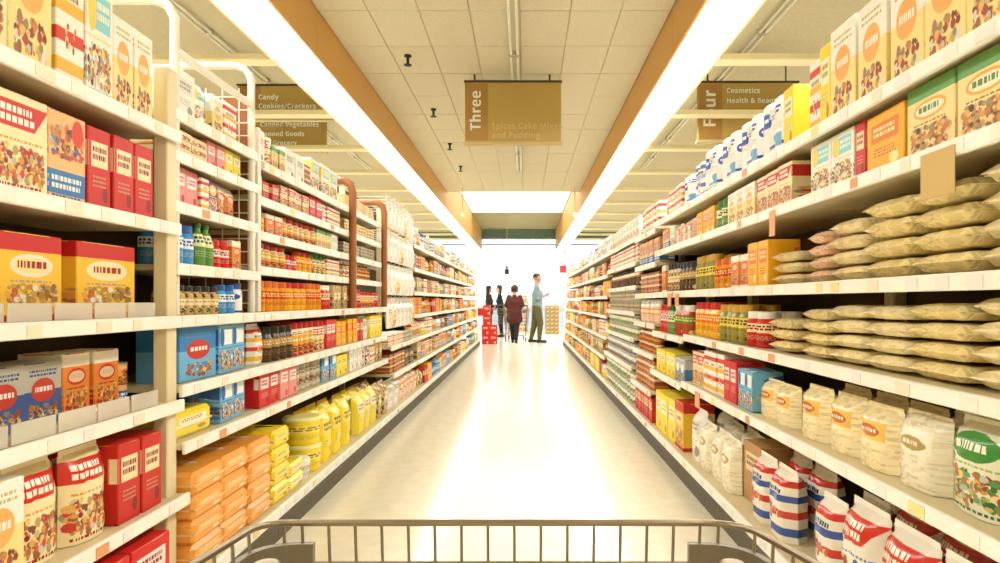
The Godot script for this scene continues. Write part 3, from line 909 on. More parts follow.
# ---------------------------------------------------------------- shopping cart: corners in its own frame, front towards -z
func make_cart(label: String, where: Vector3, turn: float) -> Node3D:
	var t := base("shopping_cart", where, turn)
	tag(t, label, "shopping cart")
	var fl := Vector3(-0.283, 0.861, -0.70)
	var fr := Vector3(0.2315, 0.861, -0.70)
	var bl := Vector3(-0.345, 0.885, -0.06)
	var br := Vector3(0.375, 0.885, -0.06)
	var rnd := func(a: Vector3, c: Vector3, b: Vector3, r: float) -> Array:
		var out := []
		var p := c + (a - c).normalized() * r
		var q := c + (b - c).normalized() * r
		for i in 6:
			var k := i / 5.0
			out.append(p.lerp(c, k).lerp(c.lerp(q, k), k))
		return out
	var rim: Array = [bl] + rnd.call(bl, fl, fr, 0.03) + rnd.call(fl, fr, br, 0.04) + [br, bl]
	part("basket_rim", tb(rim, 0.0037, 8), M.wire, t)
	var dn := Vector3(0, -0.42, 0)
	var inn := func(p: Vector3, k: float) -> Vector3: # basket sides taper towards the floor of the basket
		return Vector3(p.x * (1.0 - 0.12 * k) , p.y - 0.42 * k, p.z * (1.0 - 0.06 * k) - 0.01 * k)
	for k in [0.10, 0.32, 0.55, 0.78, 1.0]:
		var ring := []
		for p in rim: ring.append(inn.call(p, k))
		part("basket_ring", tb(ring, 0.0022, 6), M.wire, t)
	for i in 18:
		var a := fl.lerp(fr, (i + 0.5) / 18.0) if i > 0 and i < 17 else fl.lerp(fr, 0.045 if i == 0 else 0.955)
		part("wire", tb([a, inn.call(a, 0.5), inn.call(a, 1.0)], 0.0017, 6), M.wire, t)
	for i in 20:
		var k := (i + 0.9) / 20.5
		for e in [[fl, bl], [fr, br]]:
			var a: Vector3 = e[0].lerp(e[1], k)
			part("wire", tb([a, inn.call(a, 0.5), inn.call(a, 1.0)], 0.0017, 6), M.wire, t)
	var fs := Shape.new()
	for i in 12:
		var a: Vector3 = inn.call(fl.lerp(fr, (i + 0.5) / 12.0), 1.0)
		var b: Vector3 = inn.call(bl.lerp(br, (i + 0.5) / 12.0), 1.0)
		fs.tube([a, b], 0.0025, 5)
	part("basket_floor", fs.done(), M.wire, t)
	# plastic corner plates inside the front corners, each with a round bolt
	for e in [[fl, bl, fr, 1.0], [fr, br, fl, -1.0]]:
		var c: Vector3 = e[0]
		var path: Array = [c + (e[2] - c).normalized() * 0.055] + rnd.call(e[2], c, e[1], 0.045) + [c + (e[1] - c).normalized() * 0.13]
		var s := Shape.new()
		for i in path.size() - 1:
			var a: Vector3 = inn.call(path[i], 0.05)
			var b: Vector3 = inn.call(path[i + 1], 0.05)
			var d := (b - a).normalized()
			var nrm: Vector3 = Vector3(-d.z, 0, d.x) * e[3] * 0.004
			var lo := Vector3(0, -0.075, 0)
			s.quad(a + nrm, b + nrm, b + nrm + lo, a + nrm + lo)
			s.quad(a - nrm, a - nrm + lo, b - nrm + lo, b - nrm)
			s.quad(a + nrm, a - nrm, b - nrm, b + nrm)
			s.quad(a + nrm + lo, b + nrm + lo, b - nrm + lo, a - nrm + lo)
			if i == 0: s.quad(a + nrm, a + nrm + lo, a - nrm + lo, a - nrm)
			if i == path.size() - 2: s.quad(b + nrm, b - nrm, b - nrm + lo, b + nrm + lo)
		var plate := part("corner_plate", s.done(), M.cart_plastic, t)
		var bolt := Shape.new()
		bolt.lathe([Vector2(0, 0), Vector2(0.011, 0), Vector2(0.011, 0.012), Vector2(0.0145, 0.013), Vector2(0.0145, 0.019), Vector2(0.012, 0.022), Vector2(0, 0.022)], 18)
		part("bolt", bolt.done(), M.wire, plate, c + Vector3(e[3] * 0.022, -0.047, 0.045))
	var fm := Shape.new()
	for sx in [-1.0, 1.0]:
		fm.tube([Vector3(sx * 0.25, 0.46, -0.1), Vector3(sx * 0.27, 0.16, 0.0), Vector3(sx * 0.2, 0.14, -0.62)], 0.011, 8)
		fm.tube([Vector3(sx * 0.33, 0.88, -0.05), Vector3(sx * 0.3, 0.98, 0.1), Vector3(sx * 0.27, 0.16, 0.0)], 0.011, 8)
	fm.tube([Vector3(-0.2, 0.14, -0.62), Vector3(0.2, 0.14, -0.62)], 0.011, 8)
	part("chassis", fm.done(), M.wire, t)
	part("handle", tb([Vector3(-0.31, 0.98, 0.1), Vector3(0.31, 0.98, 0.1)], 0.016, 10), M.rubber, t)
	for q in [Vector3(-0.2, 0, -0.6), Vector3(0.2, 0, -0.6), Vector3(-0.27, 0, 0.0), Vector3(0.27, 0, 0.0)]:
		var wh := Shape.new()
		wh.lathe([Vector2(0, -0.014), Vector2(0.05, -0.014), Vector2(0.06, -0.008), Vector2(0.06, 0.008), Vector2(0.05, 0.014), Vector2(0, 0.014)], 16)
		wh.v = Transform3D(Basis(Vector3(0, 0, 1), PI / 2), Vector3.ZERO) * wh.v
		var nb := Basis(Vector3(0, 0, 1), PI / 2)
		for i in wh.n.size(): wh.n[i] = nb * wh.n[i]
		var w := part("caster", wh.done(), M.rubber, t, q + Vector3(0, 0.061, 0))
		var fk := Shape.new()
		fk.box(Vector3(-0.022, 0.0, -0.01), Vector3(-0.017, 0.08, 0.012))
		fk.box(Vector3(0.017, 0.0, -0.01), Vector3(0.022, 0.08, 0.012))
		fk.box(Vector3(-0.022, 0.075, -0.012), Vector3(0.022, 0.082, 0.014))
		part("caster_fork", fk.done(), M.wire, w)
	return t

# ---------------------------------------------------------------- hanging signs
func words_mesh(txt: String, size: float, bold := true) -> TextMesh:
	var f := SystemFont.new()
	f.font_names = PackedStringArray(["Droid Sans"])
	f.font_weight = 700 if bold else 400
	var m := TextMesh.new()
	m.text = txt
	m.font = f
	m.font_size = 64
	m.pixel_size = size / 64.0
	m.depth = 0.004
	m.horizontal_alignment = HORIZONTAL_ALIGNMENT_LEFT
	m.vertical_alignment = VERTICAL_ALIGNMENT_CENTER
	return m

# lo-hi on the sign's face, texts [[words, x, y, height, material, upright]]
func hanging_sign(label: String, x0: float, x1: float, y0: float, y1: float, run: float, ceil_y: float, texts: Array) -> Node3D:
	var t := base("aisle_sign", Vector3((x0 + x1) / 2, y0, -run))
	tag(t, label, "sign", "aisle signs hanging from the ceiling")
	var w := x1 - x0
	var h := y1 - y0
	part("sign_board", bx(Vector3(-w / 2, 0, -0.05), Vector3(w / 2, h, 0.0), 0.006), M.sign, t)
	part("name_strip", bx(Vector3(-w / 2 + 0.006, 0.012, -0.002), Vector3(-w / 2 + w * 0.24, h - 0.012, 0.0025)), M.sign_strip, t)
	part("bottom_rail", bx(Vector3(-w / 2 - 0.012, -0.028, -0.06), Vector3(w / 2 + 0.012, 0.0, 0.012), 0.004), M.sign_edge, t)
	part("top_rail", bx(Vector3(-w / 2 - 0.008, h, -0.056), Vector3(w / 2 + 0.008, h + 0.018, 0.008), 0.004), M.sign_dark, t)
	for sx in [-0.4, 0.38]:
		part("hanger_rod", tb([Vector3(sx * w, h + 0.01, -0.02), Vector3(sx * w, ceil_y - y0, -0.02)], 0.008, 8), M.sign_dark, t)
	for q in texts:
		var o := part("lettering", words_mesh(q[0], q[3]), q[4], t, Vector3(q[1], q[2], 0.005))
		if q[5]: o.rotation.z = PI / 2
	return t

func _ready() -> void:
	rng.seed = 20240611
	# -------- camera
	var cam := Camera3D.new()
	cam.name = "camera"
	cam.position = Vector3(0, EYE, 0)
	cam.projection = Camera3D.PROJECTION_FRUSTUM
	cam.near = 0.05
	cam.far = 200.0
	cam.size = 2.0 * 0.05 * 281.5 / 650.0
	cam.frustum_offset = Vector2(-25.0 / 650.0 * 0.05, 19.5 / 650.0 * 0.05)
	add_child(cam)
	cam.current = true
	# -------- daylight outside the shop windows
	var env := Environment.new()
	var sky := ProceduralSkyMaterial.new()
	sky.sky_top_color = Color(0.80, 0.88, 0.96)
	sky.sky_horizon_color = Color(0.97, 0.98, 0.98)
	sky.ground_horizon_color = Color(0.8, 0.8, 0.78)
	sky.ground_bottom_color = Color(0.5, 0.5, 0.48)
	sky.sky_energy_multiplier = 1.35
	sky.ground_energy_multiplier = 1.2
	env.background_mode = Environment.BG_SKY
	env.sky = Sky.new()
	env.sky.sky_material = sky
	env.tonemap_mode = Environment.TONE_MAPPER_LINEAR
	env.tonemap_exposure = EXPOSURE
	env.sdfgi_enabled = true
	env.ssao_enabled = true
	env.ssil_enabled = true
	var we := WorldEnvironment.new()
	we.name = "environment"
	we.environment = env
	add_child(we)
	# -------- the lamps: two long light troughs and the bright ceiling cove near the windows
	for q in [[-1.6825, 22.5, 0.30], [1.245, 22.5, 0.30], [-4.61, 22.5, 0.30], [4.17, 22.5, 0.30]]:
		var l := AreaLight3D.new()
		l.name = "trough_lamp"
		l.position = Vector3(q[0], EYE + 1.755, -(q[1] / 2.0 - 1.5))
		l.rotation_degrees.x = -90
		l.area_size = Vector2(q[2], q[1] + 1.0)
		l.area_normalize_energy = true
		l.light_color = Color(1.0, 1.0, 0.985)
		l.light_energy = LAMP_ENERGY
		l.area_range = 40.0
		l.shadow_enabled = true
		add_child(l, true)
	var cl := AreaLight3D.new()
	cl.name = "cove_lamp"
	cl.position = Vector3(-0.22, EYE + 2.47, -16.2)
	cl.rotation_degrees.x = -90
	cl.area_size = Vector2(2.3, 4.0)
	cl.area_normalize_energy = true
	cl.light_color = Color(0.97, 1.0, 0.98)
	cl.light_energy = COVE_ENERGY
	cl.area_range = 40.0
	cl.shadow_enabled = true
	add_child(cl)
	materials()
	make_prints()
	shell()
	fixtures()
	shelving()
	goods()
	emit_stock()
	people_and_far_end()
	signs()
	make_cart("steel wire shopping cart filling the bottom edge of the view", Vector3.ZERO, 0.0)

func materials() -> void:
	M.steel = mat(0.78, 0.77, 0.74, 0.3, 0.9)
	M.back = mat(0.36, 0.27, 0.18, 0.85)
	M.kick = mat(0.36, 0.33, 0.26, 0.6)
	M.post = mat(0.90, 0.84, 0.68, 0.5)
	M.brown_post = mat(0.62, 0.38, 0.18, 0.5)
	M.brown_panel = mat(0.60, 0.36, 0.17, 0.6)
	M.shelf = mat(0.86, 0.80, 0.64, 0.5)
	M.rail = mat(0.965, 0.955, 0.915, 0.4)
	M.tags = [mat(0.95, 0.93, 0.88, 0.5), mat(0.93, 0.90, 0.80, 0.5), mat(0.90, 0.62, 0.42, 0.5), mat(0.95, 0.88, 0.60, 0.5), mat(0.94, 0.92, 0.90, 0.5)]
	M.wire_white = mat(0.92, 0.90, 0.84, 0.4)
	M.wire = mat(0.55, 0.49, 0.40, 0.32, 0.85)
	M.cart_plastic = mat(0.42, 0.37, 0.28, 0.45)
	M.red_plastic = mat(0.75, 0.16, 0.10, 0.4)
	M.rubber = mat(0.2, 0.2, 0.2, 0.7)
	M.ceiling = grainy(mat(1, 1, 1, 0.9), Color(0.80, 0.765, 0.66), Color(0.85, 0.815, 0.715), 0.03, 1.2)
	M.ceiling_tile = grainy(mat(1, 1, 1, 0.9), Color(0.80, 0.77, 0.67), Color(0.85, 0.82, 0.725), 0.05, 1.5, 8)
	M.ceiling_grid = mat(0.76, 0.70, 0.55, 0.8)
	M.floor = grainy(mat(1, 1, 1, 0.17), Color(0.885, 0.855, 0.755), Color(0.925, 0.90, 0.815), 0.02, 0.8, 11)
	M.floor.metallic_specular = 0.4
	M.wall = grainy(mat(1, 1, 1, 0.85), Color(0.88, 0.82, 0.66), Color(0.92, 0.87, 0.72), 0.03, 1.0, 5)
	M.trough = mat(0.84, 0.66, 0.38, 0.55)
	M.beam = mat(0.95, 0.92, 0.78, 0.7)
	M.fascia = mat(0.40, 0.50, 0.47, 0.6)
	M.frame = mat(0.90, 0.90, 0.88, 0.5)
	M.transom = mat(0.35, 0.37, 0.36, 0.5)
	M.rack_tray = mat(0.55, 0.57, 0.56, 0.5)
	M.raised = grainy(mat(1, 1, 1, 0.9), Color(0.66, 0.62, 0.46), Color(0.71, 0.67, 0.51), 0.03, 1.2, 9)
	M.price_card = mat(0.80, 0.68, 0.42, 0.6)
	M.glass = mat(0.95, 0.98, 1.0, 0.0)
	M.glass.transparency = BaseMaterial3D.TRANSPARENCY_ALPHA
	M.glass.albedo_color.a = 0.08
	M.clear = mat(0.92, 0.90, 0.84, 0.05)
	M.clear.transparency = BaseMaterial3D.TRANSPARENCY_ALPHA
	M.clear.albedo_color.a = 0.55
	M.pavement = grainy(mat(1, 1, 1, 0.9), Color(0.72, 0.71, 0.68), Color(0.82, 0.81, 0.78), 0.04, 0.5, 21)
	M.lamp = glow(Color(1.0, 0.97, 0.90), 3.0)
	M.cove = glow(Color(0.97, 1.0, 0.97), 1.6)
	M.sign = mat(0.74, 0.64, 0.37, 0.6)
	M.sign_strip = mat(0.68, 0.53, 0.28, 0.6)
	M.sign_edge = mat(0.80, 0.72, 0.52, 0.5)
	M.sign_dark = mat(0.30, 0.24, 0.14, 0.5)
	M.letter = mat(0.97, 1.0, 1.0, 0.5)
	M.letter_faint = mat(0.83, 0.74, 0.50, 0.6)
	M.dark = mat(0.12, 0.11, 0.10, 0.6)
	M.tube = mat(0.95, 0.95, 0.93, 0.3)
	M.skin_a = mat(0.80, 0.58, 0.45, 0.6)
	M.skin_b = mat(0.72, 0.50, 0.38, 0.6)
	M.eye = mat(0.15, 0.10, 0.08, 0.2)
	M.shoe = mat(0.14, 0.11, 0.09, 0.5)

# ---------------------------------------------------------------- the room
func shell() -> void:
	struct("floor", bx(Vector3(-6.5, -0.2, -23.0), Vector3(6.5, 0.0, 3.2)), M.floor, "glossy cream floor running down the middle of the aisle", "floor")
	struct("pavement", bx(Vector3(-30, -0.25, -70.0), Vector3(30, -0.05, -23.001)), M.pavement, "pale pavement outside the shop windows", "pavement")
	# low ceiling over the aisle: a slab with a recessed grid, its tiles set into it
	var c := struct("ceiling", bx(Vector3(-1.497, EYE + 2.106, -12.5), Vector3(1.057, EYE + 2.6, 3.2)), M.ceiling_grid, "cream tiled ceiling over the aisle between the two light troughs", "ceiling")
	var tw := 2.554 / 7.0
	var tile := bx(Vector3(0.004, EYE + 2.098, 0.004), Vector3(tw - 0.004, EYE + 2.112, 0.646), 0.002)
	var tile2 := bx(Vector3(0.004, EYE + 2.0965, 0.004), Vector3(tw - 0.004, EYE + 2.112, 0.646), 0.002)
	for r in 17:
		for k in 7:
			part("ceiling_tile", tile if rng.randf() < 0.6 else tile2, M.ceiling_tile, c, Vector3(-1.497 + tw * k, 0, -12.5 + 0.65 * r))
	part("ceiling_panel", bx(Vector3(-1.494, EYE + 2.098, -1.44), Vector3(1.054, EYE + 2.112, 3.19)), M.ceiling_tile, c)
	# raised end of the ceiling
	struct("ceiling_raised", bx(Vector3(-1.497, EYE + 2.5, -22.599), Vector3(1.057, EYE + 2.6, -18.3)), M.raised, "raised tan ceiling strip before the shop windows", "ceiling")
	struct("ceiling_cove", bx(Vector3(-1.497, EYE + 2.56, -18.3), Vector3(1.057, EYE + 2.6, -12.5)), M.ceiling, "recess holding the bright light panel in the far ceiling", "ceiling")
	# higher ceilings over the neighbouring aisles
	for q in [[-6.5, -1.87, "left"], [1.43, 6.5, "right"]]:
		struct("ceiling_" + q[2], bx(Vector3(q[0], EYE + 2.4, -23.0), Vector3(q[1], EYE + 2.6, 3.2)), M.ceiling, "tan ceiling over the neighbouring aisle on the %s" % q[2], "ceiling")
	struct("wall_left", bx(Vector3(-6.7, -0.2, -23.0), Vector3(-6.5, 3.7, 3.2)), M.wall, "cream side wall beyond the left-hand aisle", "wall")
	struct("wall_right", bx(Vector3(6.5, -0.2, -23.0), Vector3(6.7, 3.7, 3.2)), M.wall, "cream side wall beyond the right-hand aisle", "wall")
	struct("wall_behind", bx(Vector3(-6.7, -0.2, 3.2), Vector3(6.7, 3.7, 3.4)), M.wall, "cream wall behind the viewer", "wall")
	# window wall
	struct("wall_front", bx(Vector3(-6.7, EYE + 2.19, -23.0), Vector3(6.7, EYE + 2.6, -22.6)), M.fascia, "blue grey fascia band above the far shop windows", "wall")
	for q in [[-6.7, -4.8, "wall_front_left", "left"], [4.5, 6.7, "wall_front_right", "right"]]:
		struct(q[2], bx(Vector3(q[0], -0.2, -23.0), Vector3(q[1], EYE + 2.19, -22.6)), M.wall, "cream wall at the %s end of the shop windows" % q[3], "wall")
	struct("roof", bx(Vector3(-6.7, EYE + 2.6, -23.0), Vector3(6.7, EYE + 2.7, 3.4)), M.wall, "roof slab above all the ceilings", "roof")
	var i := 1
	for x in [-4.8, -1.7, 1.4]:
		var w := base("window", Vector3(x, 0, -22.8))
		w.name = "window_%d" % i
		tag(w, "%s tall bright shop window pane of the far end, from the left" % ORD[i - 1], "window", "shop windows at the far end", "structure")
		var f := Shape.new()
		var W := 3.099
		var top := EYE + 2.188
		f.box(Vector3(0, 0, -0.04), Vector3(0.03, top, 0.04), 0.004)
		f.box(Vector3(W - 0.03, 0, -0.04), Vector3(W, top, 0.04), 0.004)
		f.box(Vector3(0.03, 0, -0.04), Vector3(W - 0.03, 0.1, 0.04), 0.004)
		f.box(Vector3(0.03, top - 0.03, -0.04), Vector3(W - 0.03, top, 0.04), 0.004)
		part("window_frame", f.done(), M.frame, w)
		part("transom", bx(Vector3(0.03, EYE + 1.955, -0.04), Vector3(W - 0.03, EYE + 1.99, 0.04), 0.004), M.transom, w)
		part("pane", bx(Vector3(0.031, 0.101, -0.003), Vector3(W - 0.031, EYE + 1.954, 0.003)), M.glass, w)
		part("pane", bx(Vector3(0.031, EYE + 2.001, -0.003), Vector3(W - 0.031, top - 0.031, 0.003)), M.glass, w)
		i += 1

func fixtures() -> void:
	# two light troughs
	for q in [[-1.865, -1.5, "left-hand shelves", -1.5], [1.06, 1.425, "right-hand shelves", 1.06], [-4.7925, -4.4275, "left neighbouring aisle", -4.4275], [3.9875, 4.3525, "right neighbouring aisle", 3.9875]]:
		var t := base("light_trough", Vector3((q[0] + q[1]) / 2, EYE + 1.77, -10.0))
		tag(t, "long glowing light trough with tan side running above the %s" % q[2], "light fixture")
		var ox: float = t.position.x
		var x0: float = q[0] - ox
		var x1: float = q[1] - ox
		var inner: float = q[3] - ox
		var inn: float = signf(inner)
		for k in 10:
			var z0 := 13.0 - k * 2.56
			part("side_panel", bx(Vector3(inner - inn * 0.02, 0, z0 - 2.555), Vector3(inner, 0.72 if absf(ox) < 3.0 else 0.62, z0), 0.003), M.trough, t)
		part("outer_lip", bx(Vector3(-inner, 0.0, 13.0), Vector3(-inner + inn * 0.02, 0.62, -12.6), 0.003), M.beam, t)
		part("reflector", bx(Vector3(x0 + 0.021, 0.06, 13.0), Vector3(x1 - 0.021, 0.09, -12.6)), M.beam, t)
		for k in 17:
			var z0 := 12.9 - k * 1.5
			part("diffuser", bx(Vector3(x0 + 0.0215, 0.004, z0), Vector3(x1 - 0.0215, 0.02, maxf(z0 - 1.496, -12.6)), 0.002), M.lamp, t)
	# glowing cove panel
	var cv := base("cove_light", Vector3(-0.22, EYE + 2.5, -16.2))
	tag(cv, "bright white light panel recessed in the far ceiling", "light fixture")
	part("frame", bx(Vector3(-1.27, 0.03, -2.09), Vector3(1.27, 0.058, 3.69)), M.tube, cv)
	for k in 4:
		part("light_panel", bx(Vector3(-1.26, -0.01, -2.08 + k * 1.44), Vector3(1.26, 0.03, -0.645 + k * 1.44), 0.004), M.cove, cv)
	# cross beams over the neighbouring aisles
	for k in 13:
		var run := 2.0 + 1.42 * k - 0.02
		for q in [[-4.42, -1.87, "left"], [1.43, 3.98, "right"]]:
			var b := struct("beam_" + q[2], bx(Vector3(q[0], EYE + 1.79, -run - 0.14), Vector3(q[1], EYE + 1.84, -run), 0.006), M.beam, "%s cream cross beam from the camera, over the %s neighbouring aisle" % [ordinal(k), q[2]], "beam")
			b.name = numbered("cross_beam")
	# ceiling rails: pairs of slim white tubes
	for q in [[-0.09, 2.1, 3.0, 10.4, "middle of the tiled ceiling"], [-2.8, 2.4, 2.0, 12.0, "ceiling of the left-hand neighbouring aisle"], [2.1, 2.4, 2.0, 12.0, "ceiling of the right-hand neighbouring aisle"]]:
		var t := base("ceiling_rail", Vector3(q[0], EYE + q[1], -(q[2] + q[3]) / 2))
		tag(t, "slim twin white rail along the " + q[4], "rail")
		var L: float = (q[3] - q[2]) / 2
		for sx in [-0.028, 0.028]:
			part("rail_tube", tb([Vector3(sx, -0.03, -L), Vector3(sx, -0.03, L)], 0.011, 8), M.tube, t)
		var n := int(L * 2 / 1.2)
		for k in n + 1:
			var z := lerpf(-L, L, float(k) / n)
			part("rail_clip", bx(Vector3(-0.045, -0.045, z - 0.02), Vector3(0.045, -0.002, z + 0.02), 0.003), M.steel, t)
	# sprinklers
	for k in 4:
		var t := base("sprinkler", Vector3(-1.0, EYE + 2.097, -[5.55, 7.1, 8.65, 10.1][k]))
		tag(t, "small dark sprinkler head in the ceiling, %s from the camera" % ORD[k], "sprinkler", "ceiling sprinklers")
		part("stem", lt([Vector2(0.0, -0.07), Vector2(0.012, -0.07), Vector2(0.012, -0.02), Vector2(0.03, -0.012), Vector2(0.03, 0.0), Vector2(0, 0)], 12), M.dark, t)
		part("deflector", lt([Vector2(0, -0.085), Vector2(0.034, -0.085), Vector2(0.034, -0.08), Vector2(0, -0.08)], 12), M.dark, t)
	# hanging rods with a small head near the end of the low ceiling
	for q in [[-1.15, "left"], [0.92, "right"]]:
		var t := base("ceiling_pendant", Vector3(q[0], EYE + 1.58, -12.0))
		tag(t, "thin rod with a small white head hanging by the %s light trough" % q[1], "pendant")
		part("rod", tb([Vector3(0, 0.05, 0), Vector3(0, 0.517, 0)], 0.008, 8), M.sign_edge, t)
		part("head", lt([Vector2(0, -0.03), Vector2(0.03, -0.02), Vector2(0.04, 0.02), Vector2(0.02, 0.06), Vector2(0, 0.06)], 12), M.tube, t)
	var pd := base("hanging_camera", Vector3(-0.53, EYE + 0.87, -19.0))
	tag(pd, "small black box hanging on a rod in front of the far windows", "camera")
	part("housing", bx(Vector3(-0.06, -0.09, -0.06), Vector3(0.06, 0.06, 0.06), 0.015), M.dark, pd)
	part("rod", tb([Vector3(0, 0.05, 0), Vector3(0, 1.63, 0)], 0.008, 8), M.sign_edge, pd)
	part("mount", bx(Vector3(-0.025, 0.05, -0.025), Vector3(0.025, 0.16, 0.025), 0.004), M.dark, pd)

# ---------------------------------------------------------------- shelving bays
func shelving() -> void:
	var LB := 1.62
	var RB := 1.45
	var lo := [0.15, 1.125]
	make_bay("L1", "nearest left bay", "near shelving bay with cartons, left of the tan upright and wire rack", -1, 0.7, 2.27, [lo, [0.43, 1.17], [0.755, 1.19], [1.045, 1.2], [1.365, 1.2], [1.685, 1.2]], LB, 1.9, {"post": [null, M.post], "front_posts": true, "post_front": 1.215, "post_width": 0.06, "post_depth": 0.05})
	make_bay("L2", "wire rack bay", "shelving bay with the white wire rack above blue and orange packs", -1, 2.27, 2.98, [lo, [0.6, 1.19], [0.8, 1.2], [1.045, 1.2], [1.23, 1.215], [1.45, 1.225], [1.63, 1.225], [1.776, 1.225]], LB, 2.0, {"post": [null, null], "node": "wire_rack_bay"})
	make_bay("L3", "amber jar bay", "shelving bay of red and amber jars before the first brown post", -1, 2.98, 4.55, [lo, [0.6, 1.19], [0.8, 1.2], [1.045, 1.2], [1.26, 1.24], [1.425, 1.24], [1.59, 1.24], [1.76, 1.24]], LB, 1.9, {"post": [null, null]})
	make_bay("L4", "brown post bay", "shelving bay framed by two curved brown posts", -1, 4.55, 5.65, [lo, [0.6, 1.19], [0.8, 1.2], [1.045, 1.2], [1.26, 1.24], [1.425, 1.24], [1.59, 1.24], [1.76, 1.24]], LB, 1.9, {"post": [null, null]})
	make_bay("L5", "white packet bay", "shelving bay with white packets hanging on pegs over two shelves", -1, 5.65, 7.1, [lo, [0.46, 1.14], [0.70, 1.16]], LB, 2.1, {"post": [M.post, M.post]})
	var far := [lo, [0.45, 1.15], [0.70, 1.18], [0.95, 1.2], [1.2, 1.2], [1.46, 1.2], [1.72, 1.2]]
	for k in 6:
		var d0 := 7.1 + k * (END - 7.1) / 6
		make_bay("LF%d" % k, "%s left bay" % ORD[5 + k], "distant shelving bay, %s along the left-hand row" % ORD[5 + k], -1, d0, d0 + (END - 7.1) / 6, far, LB, 1.9)
	var ro := [0.15, 0.95]
	var near := [ro, [0.6, 0.975], [0.89, 0.99], [1.162, 1.0], [1.475, 1.0], [1.70, 1.0]]
	make_bay("R1", "nearest right bay", "near shelving bay of pasta bags and green and white bags", 1, 0.7, 2.5, near, RB, 1.9)
	make_bay("R2", "second right bay", "shelving bay of bags, jars and cartons under paper roll packs", 1, 2.5, 4.06, near, RB, 1.9)
	make_bay("R3", "third right bay", "shelving bay with two orange price cards on its jar shelf", 1, 4.06, 5.0, [ro, [0.58, 0.965], [0.87, 0.98], [1.162, 1.0], [1.475, 1.0], [1.70, 1.0]], RB, 1.9)
	make_bay("R4", "fourth right bay", "narrow shelving bay of rust coloured packs, fourth on the right", 1, 5.0, 5.9, [ro, [0.40, 0.96], [0.68, 0.98], [0.92, 0.99], [1.16, 1.0], [1.40, 1.0], [1.66, 1.0]], RB, 1.9)
	make_bay("R5", "fifth right bay", "shelving bay of stacked silver cans, fifth on the right", 1, 5.9, 7.9, [ro, [0.5, 0.96], [0.76, 0.98], [1.0, 0.99], [1.24, 1.0], [1.46, 1.0], [1.68, 1.0]], RB, 1.9)
	var rfar := [ro, [0.42, 0.96], [0.66, 0.98], [0.92, 0.99], [1.16, 1.0], [1.42, 1.0], [1.68, 1.0]]
	for k in 6:
		var d0 := 7.9 + k * (END - 7.9) / 6
		make_bay("RF%d" % k, "%s right bay" % ORD[5 + k], "distant shelving bay, %s along the right-hand row" % ORD[5 + k], 1, d0, d0 + (END - 7.9) / 6, rfar, RB, 1.9)

	# the wire rack: white posts, top rail and a wire grid against the brown end panel of the next bay
	var t: Node3D = bays.L2.node
	var o := t.position
	for z in [-2.30, -2.945]:
		part("rack_post", tb([Vector3(-1.24, 1.05, z) - o, Vector3(-1.24, 2.10, z) - o, Vector3(-1.262, 2.145, z) - o, Vector3(-1.31, 2.165, z) - o, Vector3(-1.60, 2.165, z) - o], 0.016, 10), M.wire_white, t)
	part("top_rail", bx(Vector3(-1.245, 1.97, -2.315) - o, Vector3(-1.23, 2.0, -2.93) - o, 0.003), M.wire_white, t)
	for k in 17:
		var y := 1.09 + k * 0.058
		part("side_wire", tb([Vector3(-1.245, y, -2.925) - o, Vector3(-1.60, y, -2.925) - o], 0.003, 6), M.wire_white, t)
	for k in 5:
		var x := -1.29 - k * 0.075
		part("side_wire", tb([Vector3(x, 1.06, -2.931) - o, Vector3(x, 2.06, -2.931) - o], 0.003, 6), M.wire_white, t)
	t = bays.L3.node
	o = t.position
	part("end_panel", bx(Vector3(-1.25, 1.06, -2.985) - o, Vector3(-1.615, 2.04, -3.0) - o, 0.003), M.brown_panel, t)
	part("front_post", bx(Vector3(-1.225, 1.05, -2.986) - o, Vector3(-1.249, 1.9, -3.02) - o, 0.004), M.wire_white, t)
	t = bays.L4.node
	o = t.position
	for z in [-4.585, -5.615]:
		part("brown_post", tb([Vector3(-1.215, 1.05, z) - o, Vector3(-1.215, 1.86, z) - o, Vector3(-1.23, 1.92, z) - o, Vector3(-1.28, 1.95, z) - o, Vector3(-1.60, 1.955, z) - o], 0.026, 10), M.brown_post, t)
	# pegs for the hanging packets
	t = bays.L5.node
	o = t.position
	for lev in 4:
		for k in 7:
			var z := -5.78 - k * 0.195
			part("peg_hook", tb([Vector3(-1.615, 2.03 - lev * 0.3, z) - o, Vector3(-1.2, 2.03 - lev * 0.3, z) - o, Vector3(-1.19, 2.045 - lev * 0.3, z) - o], 0.003, 6), M.wire_white, t)
	# clear plastic fence along one near shelf
	t = bays.L1.node
	o = t.position
	for q in [[3, 9, 0.05], [2, 9, 0.055]]:
		var h: float = bays.L1.shelves[q[0]][0]
		var f: float = bays.L1.shelves[q[0]][1]
		for k in q[1]:
			var z: float = -0.75 - k * 0.155
			part("clear_fence", bx(Vector3(-f - 0.014, h + 0.004, z) - o, Vector3(-f - 0.018, h + q[2], z - 0.145) - o, 0.001), M.clear, t)
	# price cards hanging from the right-hand shelves
	for q in [["R1", 4, 1.50, 0.13, 0.075, M.price_card], ["R2", 4, 2.58, 0.06, 0.065, M.tags[2]], ["R3", 3, 4.2, 0.10, 0.05, M.tags[2]], ["R3", 3, 4.42, 0.10, 0.05, M.tags[2]], ["R2", 1, 3.6, 0.10, 0.05, M.tags[2]]]:
		var b: Dictionary = bays[q[0]]
		var hf: Array = b.shelves[q[1]]
		var card := part("price_card", bx(Vector3(hf[1] - 0.009, hf[0] - 0.05 - q[4], -q[2]) - b.node.position, Vector3(hf[1] - 0.006, hf[0] - 0.012, -q[2] - q[3]) - b.node.position, 0.0008), q[5], b.node)
		card.set_meta("label", "hanging orange and cream price card")
